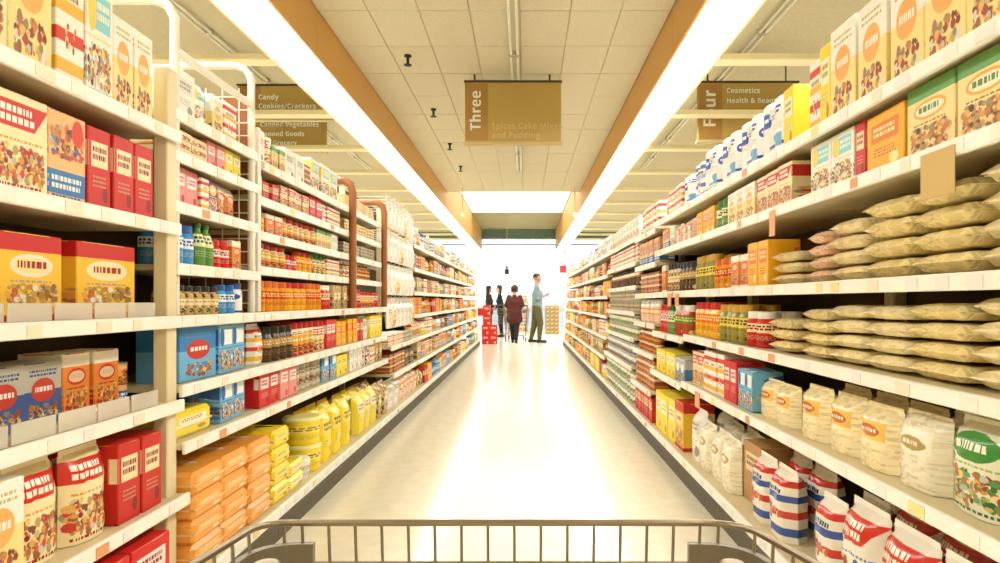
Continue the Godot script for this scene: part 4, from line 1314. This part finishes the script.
	# two small red signs on the far shelf ends
	for q in [[-1.075, 0.83, "left"], [0.93, 1.88, "right"]]:
		var s := base("shelf_sign", Vector3(q[0], q[1], -15.9))
		tag(s, "small orange red sign on the end of the %s shelves" % q[2], "sign")
		part("sign_face", bx(Vector3(-0.08, -0.09, -0.01), Vector3(0.08, 0.09, 0.01), 0.006), M.red_plastic, s)
		part("bracket", bx(Vector3(-0.01, -0.02, -0.05), Vector3(0.01, 0.02, -0.01)), M.steel, s)

func goods() -> void:
	# ---------- left, nearest bay (shelf index counts from the floor deck)
	fill("L1", 5, 1.1, [["carton", "cream_red", 0.22, 0.36, 0.16, 2], ["carton", "white_yellow", 0.15, 0.35, 0.14, 1], ["carton", "white_red", 0.11, 0.34, 0.14, 1], ["carton", "white_cyan", 0.12, 0.33, 0.14, 1], ["carton", "white_yellow", 0.1, 0.28, 0.14, 3]], 0.03, 2.2)
	fill("L1", 4, 1.1, [["carton", "peach", 0.2, 0.245, 0.18, 2], ["carton", "cream_red", 0.17, 0.24, 0.18, 1], ["carton", "peach", 0.15, 0.24, 0.18, 1], ["carton", "red_cream", 0.1, 0.235, 0.18, 3]], 0.03, 2.2)
	fill("L1", 3, 1.345, [["carton", "yellow_red", 0.21, 0.225, 0.12, 2], ["carton", "red_cream", 0.05, 0.2, 0.12, 1, 1, 0.006, 1, 0.06], ["carton", "yellow_red", 0.27, 0.225, 0.12, 1]], 0.06, 2.205)
	fill("L1", 2, 1.24, [["carton", "grey", 0.17, 0.165, 0.13, 1], ["carton", "grey_blue", 0.14, 0.175, 0.13, 3], ["carton", "orange_white", 0.12, 0.19, 0.13, 2], ["can", "peach", 0.07, 0.14, 0.07, 1]], 0.12, 2.205)
	fill("L1", 1, 1.05, [["carton", "white_bluestripe", 0.2, 0.25, 0.2, 1], ["carton", "white_yellow", 0.15, 0.25, 0.2, 2], ["bag", "cream_red", 0.17, 0.26, 0.11, 2, 1, 0.006, 2], ["carton", "red_cream", 0.11, 0.24, 0.16, 2, 1, 0.006, 1], ["carton", "cream_red", 0.1, 0.23, 0.16, 1]], 0.03, 2.2)
	fill("L1", 0, 1.1, [["carton", "red", 0.2, 0.2, 0.25, 5]], 0.03, 2.2)
	# ---------- wire rack bay
	fill("L2", 7, 2.33, [["carton", "white", 0.15, 0.17, 0.12, 1], ["bag", "white_cyan", 0.13, 0.18, 0.08, 1], ["carton", "white_yellow", 0.09, 0.16, 0.1, 1], ["carton", "white_red", 0.12, 0.165, 0.1, 2]], 0.03, 2.9)
	fill("L2", 6, 2.33, [["flat", "cream_red", 0.12, 0.03, 0.16, 2, 3], ["carton", "pink", 0.07, 0.11, 0.1, 2], ["carton", "yellow_white", 0.07, 0.11, 0.1, 2], ["jar", "white_yellow", 0.06, 0.09, 0.06, 2]], 0.03, 2.9)
	fill("L2", 5, 2.33, [["carton", "pink", 0.09, 0.14, 0.1, 2], ["carton", "white_red", 0.06, 0.13, 0.1, 1], ["carton", "purple", 0.08, 0.13, 0.1, 1], ["bag", "orange_white", 0.09, 0.13, 0.05, 2], ["bag", "green", 0.08, 0.12, 0.05, 1]], 0.03, 2.9)
	fill("L2", 4, 2.33, [["jar", "cyan", 0.075, 0.15, 0.075, 2, 1, 0.006, 2], ["bottle", "green", 0.065, 0.17, 0.065, 2], ["jar", "red", 0.07, 0.12, 0.07, 2, 1, 0.006, 2], ["carton", "orange_white", 0.08, 0.13, 0.1, 1]], 0.03, 2.9)
	fill("L2", 3, 2.33, [["jar", "tan_dark", 0.055, 0.11, 0.055, 5, 1, 0.006, 2], ["jar", "cyan", 0.07, 0.12, 0.07, 2], ["jar", "white_blue", 0.075, 0.13, 0.075, 3]], 0.03, 2.91)
	fill("L2", 2, 2.34, [["carton", "blue", 0.27, 0.2, 0.16, 1], ["carton", "light_blue", 0.13, 0.2, 0.16, 2], ["carton", "orange_white", 0.08, 0.19, 0.12, 1]], 0.03)
	fill("L2", 1, 2.285, [["brick", "yellow_white", 0.27, 0.1, 0.2, 1], ["carton", "blue", 0.06, 0.15, 0.14, 1, 1, 0.006, 1, 0.08], ["carton", "light_blue", 0.12, 0.165, 0.16, 2], ["carton", "orange_white", 0.11, 0.165, 0.14, 1]], 0.04)
	fill("L2", 0, 2.28, [["brick", "orange", 0.222, 0.085, 0.3, 3, 4, 0.003]], 0.025)
	# ---------- bay past the wire rack
	fill("L3", 7, 3.05, [["carton", "white", 0.13, 0.16, 0.12, 1], ["can", "cream_red", 0.1, 0.15, 0.1, 1], ["carton", "cream_green", 0.08, 0.13, 0.1, 2], ["carton", "white", 0.14, 0.16, 0.12, 2], ["carton", "rust", 0.12, 0.14, 0.1, 1], ["carton", "white_cyan", 0.17, 0.2, 0.14, 3], ["carton", "white_yellow", 0.12, 0.15, 0.1, 2]], 0.03)
	fill("L3", 6, 3.04, [["carton", "cream_red", 0.13, 0.115, 0.1, 1], ["carton", "red_cream", 0.09, 0.1, 0.1, 2], ["gap", 0.04], ["carton", "cream_red", 0.1, 0.12, 0.1, 4], ["carton", "red", 0.12, 0.135, 0.1, 2], ["carton", "white_red", 0.09, 0.12, 0.1, 4]], 0.03)
	fill("L3", 5, 3.04, [["jar", "golden", 0.085, 0.115, 0.085, 2], ["carton", "orange_white", 0.1, 0.11, 0.1, 2], ["jar", "cream_jar", 0.085, 0.12, 0.085, 6], ["carton", "cream_green", 0.09, 0.12, 0.1, 3], ["carton", "white", 0.08, 0.12, 0.1, 3]], 0.03)
	fill("L3", 4, 3.04, [["jar", "cream_jar", 0.085, 0.12, 0.085, 5], ["jar", "red", 0.08, 0.09, 0.08, 2], ["jar", "golden", 0.08, 0.12, 0.08, 3], ["bottle", "cream_green", 0.075, 0.13, 0.075, 3], ["carton", "white_red", 0.09, 0.11, 0.1, 3]], 0.03)
	fill("L3", 3, 3.035, [["jar", "amber", 0.09, 0.15, 0.09, 4, 1, 0.006, 2], ["jar", "golden", 0.09, 0.152, 0.09, 3, 1, 0.006, 2], ["jar", "amber", 0.085, 0.155, 0.085, 3], ["jar", "red_cream", 0.08, 0.15, 0.08, 2], ["carton", "tan_dark", 0.11, 0.155, 0.12, 4]], 0.03)
	fill("L3", 2, 3.005, [["bag", "white_red", 0.13, 0.19, 0.09, 1], ["jar", "dark", 0.08, 0.17, 0.08, 4, 1, 0.006, 2], ["jar", "cream_jar", 0.085, 0.18, 0.085, 4, 1, 0.006, 2], ["jar", "cream_red", 0.08, 0.18, 0.08, 2], ["carton", "red", 0.11, 0.18, 0.12, 2], ["carton", "golden", 0.1, 0.16, 0.1, 2], ["can", "tomato", 0.08, 0.12, 0.08, 2]], 0.03)
	fill("L3", 1, 3.0, [["carton", "red", 0.12, 0.165, 0.14, 2], ["carton", "pink", 0.11, 0.165, 0.14, 2], ["can", "grey", 0.085, 0.15, 0.085, 5, 1, 0.006, 2], ["carton", "light_blue", 0.13, 0.165, 0.12, 2], ["carton", "yellow", 0.12, 0.14, 0.12, 2]], 0.03)
	fill("L3", 0, 2.99, [["brick", "yellow", 0.2, 0.085, 0.22, 1, 4, 0.003], ["brick", "yellow_white", 0.2, 0.07, 0.2, 1, 2, 0.003], ["tub", "white", 0.15, 0.11, 0.15, 1, 1], ["tub", "yellow", 0.21, 0.15, 0.21, 1, 2], ["bag", "yellow", 0.2, 0.3, 0.12, 4, 1, 0.008, 2]], 0.02)
	# ---------- brown post bay
	fill("L4", 7, 4.63, [["flat", "white_yellow", 0.22, 0.026, 0.2, 4, 4]], 0.04, 5.57)
	fill("L4", 6, 4.63, [["flat", "cream_green", 0.22, 0.024, 0.2, 4, 4]], 0.04, 5.57)
	fill("L4", 5, 4.63, [["flat", "grey", 0.22, 0.024, 0.2, 4, 4]], 0.04, 5.57)
	fill("L4", 4, 4.63, [["bottle", "white_red", 0.07, 0.13, 0.07, 5], ["bottle", "rust", 0.065, 0.13, 0.065, 6]], 0.04, 5.57)
	fill("L4", 3, 4.63, [["jar", "red", 0.075, 0.14, 0.075, 4], ["jar", "cream_jar", 0.075, 0.12, 0.075, 5], ["can", "red", 0.075, 0.12, 0.075, 3]], 0.04, 5.6)
	fill("L4", 2, 4.56, [["carton", "golden", 0.1, 0.17, 0.12, 2], ["carton", "red_cream", 0.09, 0.16, 0.12, 2], ["bag", "white", 0.11, 0.18, 0.08, 2], ["carton", "yellow_white", 0.1, 0.18, 0.12, 4]], 0.03)
	fill("L4", 1, 4.56, [["carton", "white", 0.1, 0.165, 0.12, 3], ["carton", "speckle", 0.12, 0.165, 0.12, 2], ["carton", "white_red", 0.09, 0.165, 0.12, 2], ["carton", "tan_dark", 0.1, 0.15, 0.12, 2]], 0.03)
	fill("L4", 0, 4.58, [["bag", "yellow_white", 0.19, 0.28, 0.13, 3, 1, 0.008, 2], ["bag", "tan_dark", 0.19, 0.28, 0.13, 2, 1, 0.008, 2]], 0.02)
	# ---------- white packet bay
	for lev in 4:
		for k in 7:
			var nm := "white_yellow" if (lev + k) % 5 == 4 else "white"
			var id := "hang|%s|%d|L5" % [nm, lev]
			var ln: int = line_no.get(id, 0)
			line_no[id] = ln + 1
			stow("hang", nm, 0.185, 0.27, 0.045, Vector3(-1.215, 2.025 - lev * 0.3 - 0.271, -5.78 - k * 0.195), -1, 0.0, "white packet bay", "%s peg row" % ["top", "second", "third", "lowest"][lev], ln, 0, 1, 0)
	fill("L5", 2, 5.68, [["carton", "white_red", 0.11, 0.1, 0.2, 6], ["carton", "grey", 0.12, 0.09, 0.2, 4]], 0.03)
	fill("L5", 1, 5.68, [["carton", "rust", 0.13, 0.16, 0.2, 5], ["carton", "dark", 0.12, 0.15, 0.2, 4]], 0.03)
	fill("L5", 0, 5.68, [["bag", "white", 0.22, 0.24, 0.15, 2], ["bag", "salmon", 0.18, 0.22, 0.14, 5]], 0.03)
	# ---------- right, nearest bay
	fill("R1", 5, 0.95, [["carton", "cream_green", 0.2, 0.3, 0.16, 2], ["carton", "white_yellow", 0.16, 0.3, 0.16, 5], ["carton", "yellow_white", 0.08, 0.28, 0.14, 1], ["carton", "white_red", 0.1, 0.26, 0.14, 2]], 0.03)
	fill("R1", 4, 0.95, [["carton", "rust", 0.2, 0.185, 0.2, 2], ["carton", "cream_green", 0.2, 0.19, 0.2, 2], ["carton", "golden", 0.2, 0.175, 0.2, 1], ["carton", "red_cream", 0.06, 0.18, 0.2, 1], ["carton", "white_cyan", 0.15, 0.18, 0.2, 3]], 0.03)
	fill("R1", 3, 0.95, [["lying", "noodle", 0.27, 0.062, 0.22, 2, 4], ["lying", "pasta", 0.25, 0.058, 0.22, 2, 4], ["lying", "noodle", 0.22, 0.05, 0.2, 1, 4], ["lying", "salmon", 0.15, 0.045, 0.16, 2, 4]], 0.03)
	fill("R1", 2, 0.95, [["lying", "noodle", 0.28, 0.054, 0.22, 2, 4], ["lying", "pasta", 0.25, 0.05, 0.22, 1, 4], ["lying", "noodle", 0.22, 0.048, 0.22, 2, 4], ["lying", "pasta", 0.2, 0.044, 0.2, 1, 4]], 0.03)
	fill("R1", 1, 0.95, [["bag", "bag_green", 0.22, 0.22, 0.13, 3, 1, 0.006, 2], ["bag", "rice", 0.2, 0.2, 0.12, 1, 1, 0.006, 2], ["bag", "noodle", 0.2, 0.19, 0.12, 3, 1, 0.006, 2]], 0.03)
	fill("R1", 0, 0.95, [["bag", "bag_green", 0.24, 0.34, 0.15, 2, 1, 0.006, 2], ["bag", "bag_red", 0.22, 0.32, 0.15, 3, 1, 0.006, 2], ["bag", "flour", 0.18, 0.28, 0.13, 2, 1, 0.006, 2]], 0.03)
	# ---------- second right bay
	fill("R2", 5, 2.52, [["carton", "yellow_white", 0.1, 0.24, 0.14, 1], ["rolls", "white_blue", 0.27, 0.25, 0.22, 4, 1, 0.02], ["rolls", "white_bluestripe", 0.2, 0.22, 0.2, 1]], 0.03)
	fill("R2", 4, 2.52, [["carton", "cream_red", 0.13, 0.17, 0.16, 3], ["carton", "white_yellow", 0.13, 0.165, 0.16, 3], ["jar", "green", 0.1, 0.16, 0.1, 2], ["carton", "golden", 0.12, 0.15, 0.14, 3]], 0.03)
	fill("R2", 3, 2.52, [["lying", "noodle", 0.24, 0.045, 0.2, 1, 3], ["carton", "golden", 0.12, 0.2, 0.14, 2], ["carton", "orange_white", 0.12, 0.16, 0.14, 2], ["jar", "amber", 0.1, 0.16, 0.1, 3, 1, 0.006, 2], ["jar", "olive", 0.09, 0.2, 0.09, 4, 1, 0.006, 2]], 0.03)
	fill("R2", 2, 2.52, [["lying", "pasta", 0.24, 0.045, 0.2, 1, 3], ["gap", 0.08], ["jar", "red_cream", 0.1, 0.16, 0.1, 2, 1, 0.006, 2], ["jar", "olive", 0.1, 0.19, 0.1, 4, 1, 0.006, 2], ["jar", "golden", 0.09, 0.2, 0.09, 5, 1, 0.006, 2]], 0.03)
	fill("R2", 1, 2.52, [["bag", "noodle", 0.18, 0.16, 0.12, 2], ["carton", "light_blue", 0.1, 0.18, 0.14, 2], ["carton", "red", 0.1, 0.2, 0.14, 2], ["carton", "white_red", 0.11, 0.22, 0.14, 3], ["carton", "cream_red", 0.12, 0.2, 0.14, 2]], 0.03)
	fill("R2", 0, 2.52, [["bag", "flour", 0.2, 0.28, 0.14, 2, 1, 0.006, 2], ["carton", "brown", 0.22, 0.28, 0.22, 1, 1, 0.006, 1, 0.08], ["bag", "rice", 0.2, 0.26, 0.14, 3, 1, 0.006, 2], ["bag", "white", 0.2, 0.3, 0.14, 2, 1, 0.006, 2]], 0.03)
	# ---------- third right bay
	fill("R3", 5, 4.08, [["rolls", "white_blue", 0.2, 0.2, 0.2, 1], ["carton", "white_red", 0.13, 0.18, 0.12, 3], ["bag", "bag_red", 0.16, 0.18, 0.1, 2]], 0.03)
	fill("R3", 4, 4.08, [["bag", "salmon", 0.14, 0.15, 0.08, 3], ["carton", "white_cyan", 0.12, 0.15, 0.12, 1], ["carton", "peach", 0.12, 0.15, 0.12, 3]], 0.03)
	fill("R3", 3, 4.08, [["jar", "dark", 0.08, 0.19, 0.08, 4, 1, 0.006, 2], ["jar", "tan_dark", 0.08, 0.2, 0.08, 4, 1, 0.006, 2], ["carton", "orange_white", 0.08, 0.2, 0.1, 2]], 0.03)
	fill("R3", 2, 4.08, [["jar", "tomato", 0.09, 0.2, 0.09, 4, 1, 0.006, 2], ["jar", "green", 0.085, 0.2, 0.085, 2, 1, 0.006, 2], ["jar", "red", 0.085, 0.2, 0.085, 4, 1, 0.006, 2]], 0.03)
	fill("R3", 1, 4.08, [["carton", "steel_blue", 0.13, 0.15, 0.14, 2], ["carton", "yellow_white", 0.14, 0.16, 0.14, 4]], 0.03)
	fill("R3", 0, 4.08, [["carton", "yellow_red", 0.22, 0.3, 0.2, 1], ["carton", "yellow_white", 0.2, 0.28, 0.2, 3]], 0.03)
	# ---------- fourth and fifth right bays
	var rows4 := [["carton", "red_cream", 0.09, 0.19, 0.12, 12], ["carton", "rust", 0.09, 0.22, 0.12, 12], ["bottle", "rust", 0.075, 0.2, 0.075, 12], ["jar", "salmon", 0.09, 0.19, 0.09, 12], ["carton", "rust", 0.11, 0.17, 0.12, 10], ["carton", "peach", 0.11, 0.2, 0.12, 10], ["carton", "white_red", 0.14, 0.22, 0.12, 8]]
	for k in 7: fill("R4", k, 5.03, [rows4[k]], 0.03)
	var rows5 := [["can", "steel_green", 0.085, 0.1, 0.085, 22, 3], ["can", "steel_blue", 0.085, 0.1, 0.085, 22, 2], ["can", "steel_green", 0.085, 0.1, 0.085, 22, 2], ["can", "grey", 0.085, 0.1, 0.085, 22, 2], ["bottle", "dark", 0.075, 0.18, 0.075, 24], ["carton", "white_red", 0.1, 0.17, 0.12, 18], ["carton", "white_cyan", 0.17, 0.2, 0.14, 11]]
	for k in 7: fill("R5", k, 5.93, [rows5[k]], 0.03)
	# ---------- the far bays: mixed rows
	var pool_l := ["cream_red", "white_red", "golden", "white_yellow", "amber", "red_cream", "yellow_white", "white_cyan", "orange_white", "rust", "cyan", "peach", "tan_dark"]
	var pool_r := ["cream_jar", "golden", "white_red", "steel_green", "rust", "yellow_red", "amber", "tan_dark", "yellow_white", "olive", "white_yellow", "tomato", "salmon"]
	for side in 2:
		for k in 6:
			var called := ("LF%d" if side == 0 else "RF%d") % k
			var b: Dictionary = bays[called]
			var pool: Array = pool_l if side == 0 else pool_r
			for s in b.shelves.size():
				var clear: float = (b.shelves[s + 1][0] if s + 1 < b.shelves.size() else b.shelves[s][0] + 0.33) - b.shelves[s][0] - 0.06
				var at: float = b.d0 + 0.03
				while at < b.d1 - 0.12:
					var kinds := ["carton", "carton", "jar", "can", "bottle", "bag"]
					var kd: String = kinds[rng.randi() % 6]
					var key: String = pool[rng.randi() % pool.size()] if s < b.shelves.size() - 1 else ["white", "white_red", "white_cyan", "white_yellow", "white_blue"][rng.randi() % 5]
					var q := rng.randi_range(0, 1)
					var w: float = {"carton": 0.12 + 0.04 * q, "jar": 0.09, "can": 0.085, "bottle": 0.08, "bag": 0.18}[kd]
					var h: float = {"carton": 0.17 + 0.02 * q, "jar": 0.14, "can": 0.085, "bottle": 0.18, "bag": 0.17}[kd]
					var st := 1 if kd != "can" else 2
					h = minf(h, clear)
					if s == b.shelves.size() - 1 and kd != "can": h += 0.05
					at = fill(called, s, at, [[kd, key, w, h, minf(w, 0.12), rng.randi_range(2, 4), st]], 0.03) + 0.01
					if at + w > b.d1 - 0.02: break

func people_and_far_end() -> void:
	var D := func(px: float, run: float) -> float: return (px - 525.0) * run / 650.0
	var cotton := func(r: float, g: float, b: float) -> StandardMaterial3D: return mat(r, g, b, 0.9)
	var hair_dark: StandardMaterial3D = mat(0.10, 0.07, 0.05, 0.6)
	# man in profile, facing right (+x)
	person("tall man in a grey blue shirt and olive trousers standing side-on", Vector3(D.call(537, 17.2), 0, -17.2), PI / 2, 1.80 / 1.76, {
		"elbow_l": Vector3(0.22, 1.13, -0.02), "wrist_l": Vector3(0.13, 1.22, 0.2), "elbow_r": Vector3(-0.23, 1.13, -0.01), "wrist_r": Vector3(-0.13, 1.2, 0.2),
		"knee_l": Vector3(0.09, 0.5, -0.06), "ankle_l": Vector3(0.1, 0.085, -0.15), "knee_r": Vector3(-0.09, 0.5, 0.08), "ankle_r": Vector3(-0.1, 0.085, 0.06), "nod": 0.12},
		{"skin": "skin_b", "top": cotton.call(0.46, 0.55, 0.58), "legs": cotton.call(0.36, 0.34, 0.20), "hair": hair_dark, "wide": 1.22, "sleeve": 0.5})
	# woman from behind, pushing a cart
	person("woman seen from behind in a dark maroon jacket and black trousers", Vector3(D.call(514.5, 17.0), 0, -17.0), PI, 1.50 / 1.76, {
		"elbow_l": Vector3(0.27, 1.16, -0.02), "wrist_l": Vector3(0.2, 1.06, 0.24), "elbow_r": Vector3(-0.27, 1.16, -0.02), "wrist_r": Vector3(-0.2, 1.06, 0.24),
		"knee_l": Vector3(0.07, 0.5, 0.08), "ankle_l": Vector3(0.06, 0.085, 0.1), "knee_r": Vector3(-0.07, 0.5, -0.03), "ankle_r": Vector3(-0.05, 0.085, -0.12), "lean": Vector3(0, 0, 0.08)},
		{"skin": "skin_a", "top": cotton.call(0.30, 0.12, 0.09), "legs": cotton.call(0.13, 0.09, 0.09), "hair": mat(0.22, 0.13, 0.08, 0.6), "coat": 0.2, "wide": 1.25, "hair_len": 0.06})
	# two shoppers at the left
	person("shopper in black with dark hair, beside the red carton stack, facing left", Vector3(D.call(501, 19.9), 0, -19.9), -PI / 2, 1.56 / 1.76, {
		"elbow_l": Vector3(0.22, 1.14, -0.03), "wrist_l": Vector3(0.17, 1.02, 0.18), "elbow_r": Vector3(-0.22, 1.14, -0.03), "wrist_r": Vector3(-0.17, 1.02, 0.18),
		"knee_l": Vector3(0.08, 0.5, 0.03), "ankle_l": Vector3(0.08, 0.085, -0.02), "knee_r": Vector3(-0.08, 0.5, 0.0), "ankle_r": Vector3(-0.08, 0.085, -0.03), "lean": Vector3(0, 0, 0.12)},
		{"skin": "skin_a", "top": cotton.call(0.10, 0.09, 0.10), "legs": cotton.call(0.12, 0.12, 0.15), "hair": hair_dark, "coat": 0.1, "hair_len": 0.14})
	person("shopper with long dark hair and dark clothes behind the red carton stack", Vector3(D.call(489, 20.5), 0, -20.5), PI * 0.6, 1.56 / 1.76, {
		"elbow_l": Vector3(0.22, 1.14, 0.0), "wrist_l": Vector3(0.2, 0.98, 0.16), "elbow_r": Vector3(-0.22, 1.14, 0.0), "wrist_r": Vector3(-0.2, 0.98, 0.16),
		"knee_l": Vector3(0.08, 0.5, 0.02), "ankle_l": Vector3(0.08, 0.085, -0.02), "knee_r": Vector3(-0.08, 0.5, 0.02), "ankle_r": Vector3(-0.08, 0.085, -0.03)},
		{"skin": "skin_a", "top": cotton.call(0.14, 0.10, 0.10), "legs": cotton.call(0.10, 0.10, 0.12), "hair": hair_dark, "coat": 0.1, "hair_len": 0.2})
	# red cartons stacked in steps on the floor
	var w := 0.195
	for lev in 4:
		for k in (2 if lev < 2 else 1):
			var st := pieces("carton", "red_stack", 0.19, 0.245, 0.24)
			var o := part("red_case", st[0][1], M.print, self, Vector3(-1.0 + k * w + (0.0 if lev < 2 else 0.03), 0.002 + lev * 0.247, -16.5))
			tag(o, "red case with white print, %s level of the floor stack, %s" % [["bottom", "second", "third", "top"][lev], "single" if lev > 1 else ["left", "right"][k]], "case", "red cases stacked at the end of the left shelves")
	# stand with rows of tan packs
	var stand := base("display_stand", Vector3(D.call(552, 17.3), 0, -17.3))
	tag(stand, "low white stand carrying rows of tan packs by the far windows", "stand")
	part("deck", bx(Vector3(-0.19, 0.2, -0.15), Vector3(0.19, 0.225, 0.15), 0.003), M.wire_white, stand)
	for q in [[-0.17, -0.13], [0.17, -0.13], [-0.17, 0.13], [0.17, 0.13]]:
		part("leg", bx(Vector3(q[0] - 0.012, 0, q[1] - 0.012), Vector3(q[0] + 0.012, 0.2, q[1] + 0.012)), M.wire_white, stand)
	for lev in 7:
		for k in 3:
			var st := pieces("carton", "tan_dark", 0.115, 0.105, 0.2)
			var o := part("tan_pack", st[0][1], M.print, self, Vector3(stand.position.x + (k - 1) * 0.119, 0.227 + lev * 0.107, -17.2))
			tag(o, "tan pack on the low white stand, %s row up, %s" % [ordinal(lev), ["left", "middle", "right"][k]], "pack", "tan packs on the white stand")
	# wire display rack behind the woman
	var rk := base("wire_display_rack", Vector3(D.call(518, 19.8), 0, -19.8))
	tag(rk, "grey wire display rack standing behind the maroon jacket", "rack")
	for q in [[-0.3, -0.15], [0.3, -0.15], [-0.3, 0.15], [0.3, 0.15]]:
		part("post", tb([Vector3(q[0], 0, q[1]), Vector3(q[0], 1.42, q[1])], 0.012, 8), M.steel, rk)
	for lev in 5:
		part("tray", bx(Vector3(-0.3, 0.18 + lev * 0.29, -0.15), Vector3(0.3, 0.2 + lev * 0.29, 0.15), 0.004), M.rack_tray, rk)
	for lev in 4:
		for k in 4:
			var st := pieces("carton", ["white_red", "grey", "cream_red", "tan_dark"][(lev + k) % 4], 0.13, 0.2, 0.16)
			var o := part("rack_carton", st[0][1], M.print, self, Vector3(rk.position.x + (k - 1.5) * 0.14, 0.202 + lev * 0.29, -19.68))
			tag(o, "small carton on the wire display rack, %s tray up, %s along" % [ordinal(lev), ordinal(k)], "carton", "cartons on the wire display rack")
	make_cart("far shopping cart in front of the woman in the maroon jacket", Vector3(D.call(514, 17.0) + 0.04, 0, -17.5), 0.0)
	make_cart("far shopping cart between the red cases and the woman", Vector3(-0.72, 0, -18.5), 0.1)

func signs() -> void:
	# over this aisle
	hanging_sign("tan hanging sign reading Three over the middle of the aisle", -0.555, 0.335, EYE + 1.47, EYE + 2.02, 6.0, EYE + 2.1, [["Three", -0.345, 0.10, 0.135, M.letter, true], ["Spices Cake Mixes", -0.2, 0.145, 0.075, M.letter_faint, false], ["and Pudding", -0.2, 0.06, 0.075, M.letter_faint, false]])
	# over the neighbouring aisles
	var two := hanging_sign("tan hanging sign reading Candy and Cookies Crackers, left aisle", -2.86, -1.90, EYE + 1.82, EYE + 2.14, 6.46, EYE + 2.4, [["Candy", -0.27, 0.205, 0.068, M.letter, false], ["Cookies/Crackers", -0.27, 0.115, 0.068, M.letter, false]])
	var disc := part("emblem", lt([Vector2(0, 0), Vector2(0.042, 0), Vector2(0.042, 0.004), Vector2(0, 0.004)], 24), M.letter, two, Vector3(-0.385, 0.165, 0.002))
	disc.rotation.x = PI / 2
	var dash := part("emblem_mark", bx(Vector3(-0.018, -0.007, 0.006), Vector3(0.018, 0.007, 0.0085), 0.001), M.sign_dark, two, Vector3(-0.385, 0.165, 0.0))
	hanging_sign("tan hanging sign reading Vegetables and Goods, left aisle, farther", -3.6, -2.42, EYE + 1.83, EYE + 2.22, 7.9, EYE + 2.4, [["Canned Vegetables", -0.21, 0.315, 0.078, M.letter, false], ["Canned Goods", -0.21, 0.20, 0.078, M.letter, false], ["Dry Grocery", -0.21, 0.09, 0.078, M.letter, false]])
	hanging_sign("tan hanging sign reading Four and Cosmetics, right aisle", 1.72, 2.72, EYE + 1.60, EYE + 2.17, 6.46, EYE + 2.4, [["Four", -0.385, 0.12, 0.17, M.letter, true], ["Cosmetics", -0.22, 0.49, 0.068, M.letter, false], ["Health & Beauty", -0.22, 0.39, 0.068, M.letter, false]])
